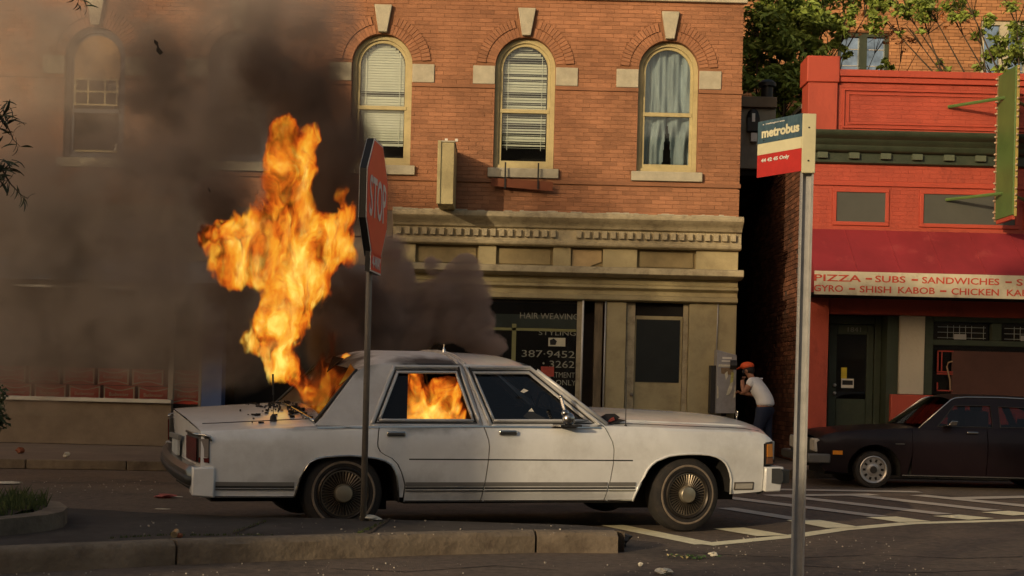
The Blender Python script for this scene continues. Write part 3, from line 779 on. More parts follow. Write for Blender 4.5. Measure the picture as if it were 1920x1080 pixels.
for s, a, c in (('PIZZA', 1526, 1614), ('SUBS', 1640, 1697), ('SANDWICHES', 1728, 1873), ('S', 1905, 1917)):
    p0, p1 = P(a, 540, AY), P(c, 540, AY)
    lettering(s, M_lred, val, Vector((p0.x, AY - .014, 2.775)), (1, 0, 0), (0, 0, 1), width=p1.x - p0.x, height=.095, bold=.003)
for s, a, c in (('GYRO', 1525, 1580), ('SHISH', 1611, 1670), ('KABOB', 1683, 1752), ('CHICKEN', 1783, 1872), ('KABOB', 1887, 1957)):
    p0, p1 = P(a, 560, AY), P(c, 560, AY)
    lettering(s, M_lred, val, Vector((p0.x, AY - .014, 2.625)), (1, 0, 0), (0, 0, 1), width=p1.x - p0.x, height=.095, bold=.003)
for a, z in ((1622, 2.81), (1708, 2.81), (1884, 2.81), (1591, 2.66), (1762, 2.66)):
    p0 = P(a, 550, AY); MB().box(p0.x, p0.x + .09, AY - .018, AY - .013, z, z + .025).build('square_stop', M_lred, val)
# ground floor
box_part('corner_pier', M_red, red, RX, 4.70, RY - .02, RY + .4, .12, 3.5, bevel=.008)
box_part('shop_back', M_dark, red, 4.71, XE, RY + .9, RY + .93, .12, 3.5)
box_part('header', M_redtrim, red, 4.705, XE, RY + .06, RY + .3, 2.37, 3.4)
fr = MB().box(4.71, 4.80, RY + .42, RY + .52, .12, 2.36).box(5.50, 5.60, RY + .42, RY + .52, .12, 2.36).box(4.805, 5.495, RY + .42, RY + .52, 2.24, 2.36).build('door_frame', M_green, red, bevel=.006)
dr = MB(); dr.box(4.81, 4.93, RY + .44, RY + .49, .13, 2.23).box(5.39, 5.49, RY + .44, RY + .49, .13, 2.23).box(4.935, 5.385, RY + .44, RY + .49, .13, 1.10).box(4.935, 5.385, RY + .44, RY + .49, 2.08, 2.23)
dr = dr.build('door', M_green, red, bevel=.004)
MB().box(4.935, 5.385, RY + .46, RY + .465, 1.105, 2.075).build('pane', M_glass, dr)
for py in (722, 737):
    p = P(1565, py, RY + .4); MB().ball(p, .028).build('door_knob', M_steel, dr, smooth=True)
p = P(1577, 710, RY + .43); box_part('yellow_sticker', mat('sticker_yellow', (.62, .48, .04), .6), dr, p.x, p.x + .085, RY + .43, RY + .436, p.z - .01, p.z + .17)
p = P(1577, 727, RY + .43); box_part('door_notice', M_white, dr, p.x, p.x + .19, RY + .425, RY + .429, p.z, p.z + .14)
box_part('notice_print', M_black, dr, p.x + .015, p.x + .175, RY + .421, RY + .4245, p.z + .045, p.z + .115)
MB().tube([P(1668, 705, RY + .3), P(1675, 800, RY + .25)], .01, 6).build('leaning_rod', M_green, red)
p = P(1590, 610, RY + .43)
lettering('1841', mat('faint_numerals', (.16, .17, .15), .6), dr, Vector((p.x, RY + .437, 2.12)), (1, 0, 0), (0, 0, 1), width=.2, height=.07)
box_part('white_pier', M_whitepier, red, 5.78, 6.15, RY + .03, RY + .4, 1.19, 2.365, bevel=.01)
box_part('door_jamb', M_green, red, 5.605, 5.775, RY + .1, RY + .5, .12, 2.36)
box_part('stall_riser', M_redtrim, red, 5.66, XE, RY + .0, RY + .4, .12, 1.185, bevel=.008)
wf = MB().box(6.155, 6.28, RY + .05, RY + .2, 1.19, 2.365).box(6.285, XE, RY + .05, RY + .2, 1.94, 2.02).box(6.285, XE, RY + .05, RY + .2, 2.29, 2.365).box(7.16, 7.30, RY + .05, RY + .2, 2.025, 2.285).build('window_frame', M_green, red, bevel=.005)
M_grille = mat('pale_grille', (.30, .31, .30), .5, metal=.3)
for gx in (6.36, 7.36):
    g = MB()
    for k in range(3): g.box(gx, gx + .72, RY + .10, RY + .11, 2.05 + k * .08, 2.058 + k * .08)
    for k in range(8):
        if k not in (0, 6): g.box(gx + .05 + k * .09, gx + .057 + k * .09, RY + .09, RY + .099, 2.04, 2.24)
    g.build('grille', M_grille, red)
    box_part('grille_card', mat('card_grey', (.32, .32, .33), .7), red, gx + .24, gx + .42, RY + .075, RY + .085, 2.03, 2.11)
MB().box(6.285, XE, RY + .15, RY + .155, 1.2, 2.28).build('pane', M_glass, red)
box_part('window_board', M_board, red, 6.58, XE, RY + .09, RY + .11, 1.20, 1.86)
g = MB()
for (a, b_, c_, d_) in ((6.36, 6.60, 1.84, 1.86), (6.36, 6.60, 1.53, 1.55), (6.36, 6.60, 1.50, 1.52), (6.36, 6.60, 1.25, 1.27), (6.36, 6.38, 1.25, 1.38), (6.36, 6.38, 1.55, 1.86), (6.42, 6.435, 1.55, 1.84)): g.box(a, b_, RY + .085, RY + .10, c_, d_)
g.build('red_grid', mat('grid_red', (.30, .04, .025), .6), red)
MB().tube([(6.56, RY + .07, 1.26), (6.55, RY + .07, 1.42), (6.50, RY + .07, 1.62), (6.52, RY + .07, 1.68), (6.58, RY + .07, 1.70)], .012, 6).build('twisted_tape', mat('tape_tan', (.3, .2, .12), .8), red)
# side wall towards the alley, real bricks too
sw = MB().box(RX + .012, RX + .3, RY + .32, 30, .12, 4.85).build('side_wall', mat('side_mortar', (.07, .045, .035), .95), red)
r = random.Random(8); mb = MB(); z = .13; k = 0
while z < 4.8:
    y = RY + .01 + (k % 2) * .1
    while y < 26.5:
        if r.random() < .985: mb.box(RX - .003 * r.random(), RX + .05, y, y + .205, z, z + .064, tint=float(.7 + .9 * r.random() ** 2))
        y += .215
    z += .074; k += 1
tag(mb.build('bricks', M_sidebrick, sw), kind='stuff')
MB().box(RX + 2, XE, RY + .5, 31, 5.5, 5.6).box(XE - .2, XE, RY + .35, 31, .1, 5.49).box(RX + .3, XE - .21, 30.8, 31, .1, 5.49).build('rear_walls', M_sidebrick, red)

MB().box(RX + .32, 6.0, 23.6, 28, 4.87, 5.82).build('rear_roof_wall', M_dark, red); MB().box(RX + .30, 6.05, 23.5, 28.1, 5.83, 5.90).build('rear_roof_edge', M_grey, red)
# ================================================================== FAR BRICK BUILDING behind the trees
BY = 33.0
fb = empty('far_apartment_building', (8, BY, .1), 'orange brick house behind the trees above the red shop roof', 'building')
fx0, fx1 = 3.0, 17.0
wins = []
pa, pb = P(1570, 134, BY), P(1668, 62, BY); wins.append((pa.x, pb.x, pa.z - .6, pb.z))
pa, pb = P(1838, 130, BY), P(1930, 40, BY); wins.append((pa.x, pb.x, pa.z - .6, pb.z))
fw = slab(MB(), [(fx0, .1), (fx1, .1), (fx1, 14), (fx0, 14)], [[(a, z0), (c, z0), (c, z1), (a, z1)] for a, c, z0, z1 in wins], BY + .01, BY + .4).build('wall', mat('far_mortar', (.16, .075, .035), .95), fb)
def fbk(z): return [(a, c) for a, c, z0, z1 in wins if z0 < z < z1]
brick_field(fx0, fx1, 6.4, 11.5, BY, fbk, M_farbrick, fw, 31, pitch=(.24, .078), gap=.012, tone=.3, jit=.006)
for k, (a, c, z0, z1) in enumerate(wins):
    f = MB().box(a, a + .09, BY + .05, BY + .15, z0, z1).box(c - .09, c, BY + .05, BY + .15, z0, z1).box(a + .09, c - .09, BY + .05, BY + .15, z1 - .09, z1).box((a + c) / 2 - .09, (a + c) / 2 + .09, BY + .04, BY + .14, z0, z1 - .095)
    f = f.build('window', M_green if k == 0 else M_stone, fb)
    MB().box(a + .09, c - .09, BY + .12, BY + .125, z0, z1 - .09).build('pane', mat('sky_glass', (.35, .42, .50), .08, metal=.9, var=.5, scale=2.5), f)
    for q in range(1, 4):
        zz = z1 - q * .38; MB().box(a + .09, c - .09, BY + .105, BY + .118, zz, zz + .02).build('glazing_bar', M_steel, f)
# ================================================================== WHITE SEDAN ON FIRE
TH = R(19.5)
org = Vector((-1.253 - .97 * math.sin(TH), 10.94 + .97 * math.cos(TH), 0))
car = empty('sedan_car', org, 'white four-door sedan with fire bursting from its rear window, parked by the traffic island', 'car', rz=TH)
WM['car_local'] = Matrix.Identity(4)
ROLLC = math.tan(R(3.4))
def T(u, v, z): return (u, v, z + (v + .97) * ROLLC)         # the body leans towards its burnt-out near wheels
M_body = mat('car_paint_white', (.74, .755, .755), .26, var=.07, scale=2.5, coat=.7, dirt=.35, dirtcol=(.34, .325, .30), dscale=2.6)
M_vinyl = mat('vinyl_roof', (.56, .56, .56), .6, var=.1, scale=3, bump=.25, bscale=160, dirt=.3, dirtcol=(.16, .12, .10), dscale=2.2)
def soot(name, base, spots):
    m = base.copy(); m.name = name; MATS[name] = m
    n, l = m.node_tree.nodes, m.node_tree.links; b = n['Principled BSDF']; src = b.inputs['Base Color'].links[0].from_socket
    tc = n.new('ShaderNodeTexCoord'); nz = n.new('ShaderNodeTexNoise'); nz.inputs['Scale'].default_value = 7; nz.inputs['Detail'].default_value = 5
    l.new(tc.outputs['Object'], nz.inputs['Vector'])
    acc = None
    for c, r_, s_ in spots:
        sub = n.new('ShaderNodeVectorMath'); sub.operation = 'SUBTRACT'; sub.inputs[1].default_value = c; l.new(tc.outputs['Object'], sub.inputs[0])
        dv = n.new('ShaderNodeVectorMath'); dv.operation = 'DIVIDE'; dv.inputs[1].default_value = r_; l.new(sub.outputs[0], dv.inputs[0])
        ln = n.new('ShaderNodeVectorMath'); ln.operation = 'LENGTH'; l.new(dv.outputs[0], ln.inputs[0])
        ad = n.new('ShaderNodeMath'); ad.operation = 'MULTIPLY_ADD'; ad.inputs[1].default_value = .9; l.new(nz.outputs[0], ad.inputs[0]); l.new(ln.outputs['Value'], ad.inputs[2])
        mr = n.new('ShaderNodeMapRange'); mr.inputs[1].default_value = .95; mr.inputs[2].default_value = 1.5; mr.inputs[3].default_value = s_; mr.inputs[4].default_value = 0
        l.new(ad.outputs[0], mr.inputs[0])
        if acc is None: acc = mr.outputs[0]
        else:
            mm = n.new('ShaderNodeMath'); mm.operation = 'MAXIMUM'; l.new(acc, mm.inputs[0]); l.new(mr.outputs[0], mm.inputs[1]); acc = mm.outputs[0]
    mx = n.new('ShaderNodeMix'); mx.data_type = 'RGBA'; l.new(acc, mx.inputs[0]); l.new(src, mx.inputs[6]); mx.inputs[7].default_value = (.018, .014, .012, 1)
    l.new(mx.outputs[2], b.inputs['Base Color'])
    return m
M_vinyl_s = soot('vinyl_roof_sooted', M_vinyl, [((.72, -.72, 1.36), (.34, .5, .075), .95), ((.1, 0, 1.35), (.3, .9, .3), .9)])
M_deck = soot('deck_scorched', M_body, [((-.22, -.1, .93), (.22, .8, .3), .8)])
M_chrome = mat('chrome', (.55, .55, .53), .2, metal=1, var=.05)
M_trim = mat('dark_trim', (.03, .028, .026), .5)
M_rubber = mat('tyre_rubber', (.022, .020, .019), .8, var=.2, scale=12, dirt=.5, dirtcol=(.06, .045, .035), dscale=10)
M_under = mat('underbody_black', (.010, .009, .008), .9)
M_cabin = mat('charred_cabin', (.012, .010, .009), .95, var=.4)
M_smokeglass = mat('sooted_glass', (.006, .006, .007), .12, spec=.35, var=.2)
M_redlens = mat('red_lens', (.085, .008, .008), .25, spec=.5)
M_amber = mat('amber_lens', (.62, .22, .02), .25, spec=.6, var=.1)
M_clearlens = mat('clear_lens', (.42, .40, .36), .2, spec=.6)
BASE = [(.24, .925), (.30, .945), (.40, .962), (.55, .970), (.66, .968), (.735, .962), (.80, .945), (.90, .922)]
def tab(t, x):
    if x <= t[0][0]: return t[0][1]
    for (a, b_), (c, d) in zip(t, t[1:]):
        if x <= c: return b_ + (d - b_) * (x - a) / (c - a)
    return t[-1][1]
ZS_ = [(-1.2, .780), (-1.08, .790), (-.8, .808), (-.25, .841), (.24, .855), (1.07, .869), (2.13, .872), (2.54, .868), (2.83, .860), (3.42, .846), (3.6, .836), (3.70, .805), (3.78, .76)]
zs = lambda u: tab(ZS_, u)
def hw(u, z):
    t = 0
    if u < -.5: t = .028 * ((-.5 - u) / .6) ** 2
    if u < -1.0: t += .5 * (-1.0 - u) ** 2 * 3
    if u > 2.6: t = .060 * ((u - 2.6) / 1.15) ** 2
    if u > 3.62: t += 2.0 * (u - 3.62) ** 2
    return tab(BASE, z) - t
FR = .032
def side(sg):
    def fn(u, t):
        z0 = zs(u) - FR
        if t <= z0: return T(u, sg * hw(u, t), t)
        a = min((t - z0) / FR, 1.6) * .9
        w0 = hw(u, z0)
        return T(u, sg * (w0 - FR * (1 - math.cos(min(a, PI / 2)))), z0 + FR * math.sin(min(a, PI / 2)))
    return fn
def arcpts(uc, r_, zb, pts): return pts
REAR_ARCH = [(-.385, .30), (-.369, .368), (-.345, .45), (-.315, .52), (-.28, .568), (-.225, .596), (-.159, .611), (-.06, .619), (.035, .622), (.14, .616), (.245, .601), (.31, .583), (.356, .555), (.385, .51), (.402, .466), (.42, .367), (.432, .262)]
FRONT_ARCH = [(2.415, .262), (2.435, .33), (2.469, .405), (2.495, .465), (2.525, .52), (2.56, .562), (2.61, .598), (2.718, .637), (2.80, .649), (2.90, .655), (3.0, .655), (3.096, .649), (3.165, .633), (3.217, .609), (3.255, .578), (3.280, .54), (3.303, .49), (3.316, .44), (3.322, .32)]
DA = [(.272, .90), (.258, .80), (.250, .724), (.252, .69), (.270, .655), (.31, .628), (.363, .605), (.41, .56), (.442, .499), (.462, .44), (.474, .396), (.469, .262)]
DB = [(1.106, .905), (1.125, .83), (1.150, .755), (1.156, .70), (1.150, .60), (1.132, .45), (1.115, .35), (1.099, .262)]
DC = [(2.142, .905), (2.175, .83), (2.215, .75), (2.228, .69), (2.224, .58), (2.205, .45), (2.18, .34), (2.158, .262)]
g = .005
def sh(pts, d): return [(a + d, b_) for a, b_ in pts]
def topline(a, c, n=12): return [(a + (c - a) * i / n, zs(a + (c - a) * i / n) + .02) for i in range(n + 1)]
def clipT(pts): return [p for p in pts if p[1] < zs(p[0]) + .0]
M_side = soot('car_paint_sooted', M_body, [((.62, -.93, .88), (.42, .3, .10), .55), ((-.25, -.9, .86), (.35, .3, .06), .5), ((.1, -.95, .42), (.8, .3, .13), .35), ((1.5, -.95, .30), (1.3, .3, .07), .35)])
panels = {
    'rear_quarter': [(-1.085, .30), (-.385, .30)] + REAR_ARCH[1:-1] + [(.432, .30)] + [(.462 - .0, .40 - .1)] + list(reversed([q for q in sh(clipT(DA), -g) if .31 < q[1]])) + list(reversed(topline(-1.085, .272 - g))),
    'rear_door': [(.469 + g, .262), (1.099 - g, .262)] + list(reversed(sh(clipT(DB)[:-1], -g))) + list(reversed(topline(.272 + g, 1.106 - g))) + sh(clipT(DA)[:-1], g),
    'front_door': [(1.099 + g, .262), (2.158 - g, .262)] + list(reversed(sh(clipT(DC)[:-1], -g))) + list(reversed(topline(1.106 + g, 2.142 - g))) + sh(clipT(DB)[:-1], g),
    'front_fender': [(2.158 + g, .262)] + FRONT_ARCH[:-1] + [(3.322, .315), (3.60, .33), (3.63, .335), (3.635, .74), (3.70, .755), (3.745, .762)] + list(reversed(topline(2.142 + g, 3.735))) + sh(clipT(DC)[:-1], g),
}
for sg in (-1, 1):
    for nm, ol in panels.items():
        mb = MB(); skin(mb, ol, side(sg), step=.055, thick=Vector((0, -sg * .02, 0)))
        p = mb.build(nm, M_side, car, smooth=False, local=True, auto=32)
        if nm.endswith('door'):
            u0 = .395 if nm == 'rear_door' else 1.31; z0 = .79 if nm == 'rear_door' else .81
            MB().box(u0 - .075, u0 + .075, sg * .948, sg * .972, z0 - .018, z0 + .022, Matrix.Translation((0, 0, (sg + 1) * ROLLC * .97))).build('handle', M_chrome, p, local=True, bevel=.008)
            MB().box(u0 - .062, u0 + .062, sg * .972, sg * .975, z0 - .012, z0 - .001, Matrix.Translation((0, 0, (sg + 1) * ROLLC * .97))).build('handle_slot', M_trim, p, local=True)
def strip(name, u0, u1, zc, h, m, sg=-1, proud=.006, zf=None, n=24, gaps=()):
    loops = []
    for i in range(n + 1):
        u = u0 + (u1 - u0) * i / n; z = zf(u) if zf else zc
        loops.append([T(u, sg * (hw(u, z - h / 2) - .004), z - h / 2), T(u, sg * (hw(u, z - h / 2) + proud), z - h / 2), T(u, sg * (hw(u, z + h / 2) + proud), z + h / 2), T(u, sg * (hw(u, z + h / 2) - .004), z + h / 2)])
    return MB().hull(loops).build(name, m, car, local=True)
for sg in (-1, 1):
    strip('belt_moulding', -.22, 2.12, .86, .012, M_chrome, sg, zf=lambda u: zs(u) - .012)
    strip('pin_stripe', .5, 2.395, .598, .010, M_trim, sg, proud=.001)
    for a, c in ((-.975, -.39), (.478, 1.115), (1.125, 2.175), (2.19, 2.425)):
        strip('rocker_moulding', a, c, .405, .030, mat('grey_moulding', (.17, .165, .155), .5), sg, proud=.008)
        strip('chrome_strip', a, c, .352 if a > 0 else .365, .010, M_chrome, sg, proud=.010)
        strip('dark_strip', a, c, .372 if a > 0 else .382, .014, M_trim, sg, proud=.004)
        strip('lower_chrome', a, c, .270 if a > 0 else .308, .010, M_chrome, sg, proud=.008)
    MB().tube([T(u, sg * (hw(u, z) + .004), z) for u, z in REAR_ARCH], .009, 6).build('arch_trim', M_chrome, car, local=True, smooth=True)
    MB().tube([T(u, sg * (hw(u, z) + .002), z) for u, z in FRONT_ARCH], .010, 6).build('arch_trim', M_body, car, local=True, smooth=True)
    for A in (REAR_ARCH, FRONT_ARCH):                       # wheel housings
        loops = [[T(u, sg * v, z + .004) for u, z in A] for v in (.945, .56)]
        mb = MB().hull(loops, close=False, cap=False)
        ca = [T(u, sg * .56, z + .004) for u, z in A]; mb.add(ca + [T(A[-1][0], sg * .56, .15), T(A[0][0], sg * .56, .15)], [tuple(range(len(ca) + 2))])
        mb.build('wheel_housing', M_under, car, local=True)
MB().box(-.95, 3.55, -.54, .54, .24, .60).box(.48, 2.38, -.915, .915, .25, .56).box(-.95, -.42, -.9, .9, .31, .55).build('underbody', M_under, car, local=True)
# top surfaces
def wi(u): return hw(u, zs(u) - FR) - FR * .98
def deck(crown, edgedrop=None):
    def fn(u, v):
        q = v / max(wi(u), .1); c = crown(u) if callable(crown) else crown
        return T(u, v, zs(u) - .001 + c * (1 - abs(q) ** 2.4) - .0)
    return fn
def strip_top(name, u0, u1, m, crown, nu=26, nv=28, thick=.015, vlim=1.0, bow=0, bow1=0):
    fn = deck(crown); vs = []; fs = []
    for i in range(nu + 1):
        for j in range(nv + 1):
            s = -1 + 2 * j / nv; t = i / nu
            ua = u0 - bow * (1 - s * s); u = ua + (u1 - ua) * t
            q3 = fn(u, s * vlim * wi(u)); vs.append((q3[0] + bow1 * (1 - s * s) * t * t, q3[1], q3[2]))
    for i in range(nu):
        for j in range(nv): a = i * (nv + 1) + j; fs.append((a, a + 1, a + nv + 2, a + nv + 1))
    return MB().add(vs, fs).build(name, m, car, local=True, smooth=True)
tr = strip_top('trunk_deck', -1.085, -.14, M_deck, lambda u: .075 + .02 * (u + 1.08), bow=.07)
MB().tube([T(u, -.80 + (.02 if u < -1 else 0), zs(u) + .045) for u in [-1.06 + .09 * i for i in range(10)]], .004, 6).build('lid_gap', M_trim, tr, local=True)
hd = strip_top('hood', 2.02, 3.70, M_body, lambda u: .055 + .018 * math.sin(min(max((u - 2.0) / 1.7, 0), 1) * PI) , bow=0, bow1=.15)
for s in (-1, 1):
    MB().tube([T(u, s * (.73 - .04 * (u - 2.2)), zs(u) + .033) for u in [2.1 + .155 * i for i in range(11)]], .006, 6).build('hood_crease', M_body, hd, local=True, smooth=True)
    MB().tube([T(u, s * (wi(u) - .07), zs(u) + .018) for u in [2.1 + .155 * i for i in range(11)]], .003, 6).build('hood_gap', M_trim, hd, local=True, smooth=True)
# nose: grille, lamps, bumper
fx = 3.735
def face(name, u, v0, v1, z0, z1, m, d=.03, bevel=.006): 
    return MB().box(u - d, u, v0, v1, z0, z1).build(name, m, car, local=True, bevel=bevel)
nose = MB()
prof = [(3.62, .30), (3.72, .34), (3.735, .55), (3.735, .74), (3.72, .79), (3.68, .815)]
loops = [[T(u + .15 * (1 - s * s), s * .86, z + .05 * (1 - s * s) * (z > .77)) for u, z in prof] for s in [-1 + .1 * i for i in range(21)]]
nose.hull(loops, close=False, cap=False).build('nose_panel', M_body, car, local=True, smooth=True)
gr = MB(); 
for i in range(22): gr.box(3.88, 3.905, -.36 + i * .034, -.352 + i * .034, .56, .79)
gr.box(3.875, 3.91, -.39, .39, .79, .805).box(3.875, 3.91, -.39, .39, .545, .56)
gr.build('grille', M_chrome, car, local=True)
for s in (-1, 1):
    face('headlight', 3.85, s * .42, s * .72, .60, .76, M_clearlens)
    mb = MB(); ol = [(3.648, .560), (3.748, .560), (3.742, .755), (3.655, .752)]
    lamp = MB().hull([[T(u, s * (hw(u, z) + .004), z) for u, z in ol], [T(u, s * (hw(u, z) - .05), z) for u, z in ol]]).build('side_lamp', M_trim, car, local=True)
    ol = [(3.668, .628), (3.738, .628), (3.734, .738), (3.671, .736)]
    MB().hull([[T(u, s * (hw(u, z) + .009), z) for u, z in ol], [T(u, s * (hw(u, z) - .03), z) for u, z in ol]]).build('amber_lens', M_amber, lamp, local=True)
    ol = [(3.664, .570), (3.740, .570), (3.738, .622), (3.668, .622)]
    MB().hull([[T(u, s * (hw(u, z) + .008), z) for u, z in ol], [T(u, s * (hw(u, z) - .03), z) for u, z in ol]]).build('lower_lens', mat('brown_lens', (.22, .09, .04), .3), lamp, local=True)
    ol = [(3.349, .350), (3.541, .350), (3.541, .417), (3.349, .417)]
    cl = MB().hull([[T(u, s * (hw(u, z) + .006), z) for u, z in ol], [T(u, s * (hw(u, z) - .03), z) for u, z in ol]]).build('cornering_lamp', mat('lamp_bezel', (.13, .11, .09), .4, metal=.5), car, local=True)
    ol = [(3.362, .361), (3.528, .361), (3.528, .406), (3.362, .406)]
    MB().hull([[T(u, s * (hw(u, z) + .009), z) for u, z in ol], [T(u, s * (hw(u, z) - .03), z) for u, z in ol]]).build('clear_lens', M_clearlens, cl, local=True)
# bumpers
def bumper(name, us, bow, z0, z1, inner, sgn, m):
    loops = []
    for i in range(25):
        s = -1 + 2 * i / 24; v = s * .945; u = us + sgn * bow * (1 - s * s) - sgn * .05 * max(0, abs(s) - .9) * 10 * abs(s)
        loops.append([T(inner, v, z0 + .01), T(u - sgn * .02, v, z0), T(u, v, z0 + .03), T(u, v, z1 - .035), T(u - sgn * .03, v, z1), T(inner, v, z1)])
    return MB().hull(loops).build(name, m, car, local=True, auto=35)
fbm = bumper('front_bumper', 3.86, .13, .40, .535, 3.70, 1, M_chrome)
for s in (-1, 1):
    MB().hull([[T(3.64, s * .945, .335), T(3.80, s * .93, .335), T(3.835, s * .92, .545), T(3.64, s * .95, .545)], [T(3.64, s * .78, .335), T(3.80, s * .78, .335), T(3.835, s * .78, .545), T(3.64, s * .78, .545)]]).build('bumper_end', M_body, fbm, local=True, bevel=.012)
    MB().hull([[T(3.80, s * .935, .40), T(3.90, s * .90, .40), T(3.90, s * .90, .52), T(3.80, s * .935, .53)], [T(3.80, s * .8, .40), T(3.90, s * .8, .40), T(3.90, s * .8, .52), T(3.80, s * .8, .53)]]).build('bumper_guard', M_trim, fbm, local=True, bevel=.01)
rbm = bumper('rear_bumper', -1.165, .07, .37, .525, -1.02, -1, mat('dull_chrome', (.26, .25, .24), .28, metal=.9))
bumper('rub_strip', -1.178, .07, .385, .475, -1.10, -1, M_trim)
for s in (-1, 1):
    MB().hull([[T(-1.147, s * .955, .315), T(-.985, s * .972, .305), T(-.985, s * .972, .53), T(-1.147, s * .955, .525)], [T(-1.147, s * .80, .315), T(-.985, s * .80, .305), T(-.985, s * .80, .53), T(-1.147, s * .80, .525)]]).build('bumper_end', M_body, rbm, local=True, bevel=.012)
MB().box(-1.06, -.95, -.85, .85, .30, .40).build('rear_valance', M_under, car, local=True)
# rear fascia
loops = []
for i in range(25):
    s = -1 + 2 * i / 24; v = s * .895; bw = .07 * (1 - s * s)
    loops.append([T(-1.06 - bw * .6, v, .40), T(-1.075 - bw, v, .52), T(-1.07 - bw, v, .60), T(-1.082 - bw, v, .74), T(-1.085 - bw, v, .785 + .062 * (1 - s * s))])
fas = MB().hull(loops, close=False, cap=False).build('rear_fascia', M_body, car, local=True, smooth=True)
MB().box(-1.185, -1.16, -.34, .30, .66, .70, Matrix.Translation((0, 0, .04))).build('trunk_trim', mat('grey_moulding', (.1, .1, .1), .5), car, local=True, bevel=.004)
pl = MB().box(-1.175, -1.155, -.22, .18, .545, .665, Matrix.Translation((0, 0, .03))).build('licence_plate', mat('plate', (.40, .42, .42), .6), car, local=True, bevel=.004)
for s in (-1, 1):
    fr_ = MB().hull([[T(-1.150, s * .63, .55), T(-1.105, s * .90, .55), T(-1.02, s * .955, .55), T(-1.02, s * .8, .55), T(-1.0, s * .63, .55)],
                     [T(-1.155, s * .63, .76), T(-1.105, s * .905, .76), T(-1.025, s * .95, .755), T(-1.02, s * .8, .76), T(-1.0, s * .63, .76)]]).build('tail_light', M_trim, car, local=True, bevel=.012)
    MB().hull([[T(-1.158, s * .65, .565), T(-1.115, s * .90, .565), T(-1.09, s * .80, .565), T(-1.1, s * .66, .565)], [T(-1.162, s * .65, .735), T(-1.116, s * .90, .735), T(-1.09, s * .80, .735), T(-1.1, s * .66, .735)]]).build('red_lens', M_redlens, fr_, local=True)
    MB().hull([[T(-1.098, s * .915, .60), T(-1.032, s * .958, .60), T(-1.04, s * .88, .60)], [T(-1.098, s * .917, .735), T(-1.034, s * .956, .735), T(-1.04, s * .88, .735)]]).build('side_lens', mat('grey_lens', (.20, .18, .17), .3, spec=.5), fr_, local=True)
    MB().hull([[T(-1.10, s * .915, .562), T(-1.030, s * .960, .562), T(-1.04, s * .88, .562)], [T(-1.10, s * .917, .595), T(-1.030, s * .960, .595), T(-1.04, s * .88, .595)]]).build('red_lens', M_redlens, fr_, local=True)
    MB().tube([T(-1.158, s * .64, .765), T(-1.115, s * .90, .765), T(-1.06, s * .945, .765), T(-1.022, s * .960, .755), T(-1.016, s * .962, .72)], .010, 6).build('chrome_frame', M_chrome, fr_, local=True, smooth=True)
# greenhouse
def gy(z): return .905 - (z - .87) / .43 * .205
def gh(sg):
    def fn(u, z):
        rr_ = max(0, z - 1.285) / .05
        return T(u, sg * (gy(min(z, 1.335)) - .02 * rr_ * rr_), z)
    return fn
def top_side(u):                                            # height of the drip rail seen from the side
    return tab([(.10, 1.24), (.17, 1.285), (.30, 1.315), (.5, 1.33), (.9, 1.335), (1.3, 1.33), (1.5, 1.322), (1.60, 1.305), (1.66, 1.275)], u)
W1 = [(.262, .885), (.452, 1.262), (.945, 1.272), (1.045, .893)]
W2 = [(1.205, .895), (1.075, 1.272), (1.565, 1.284), (2.035, .905)]
split = [(1.12, .86), (1.00, 1.335)]
capC = [(-.235, .845), (-.17, .90), (.03, 1.14), (.10, 1.225), (.15, 1.27)] + [(u, top_side(u)) for u in (.2, .3, .4, .5, .6, .7, .8, .9, 1.0)]
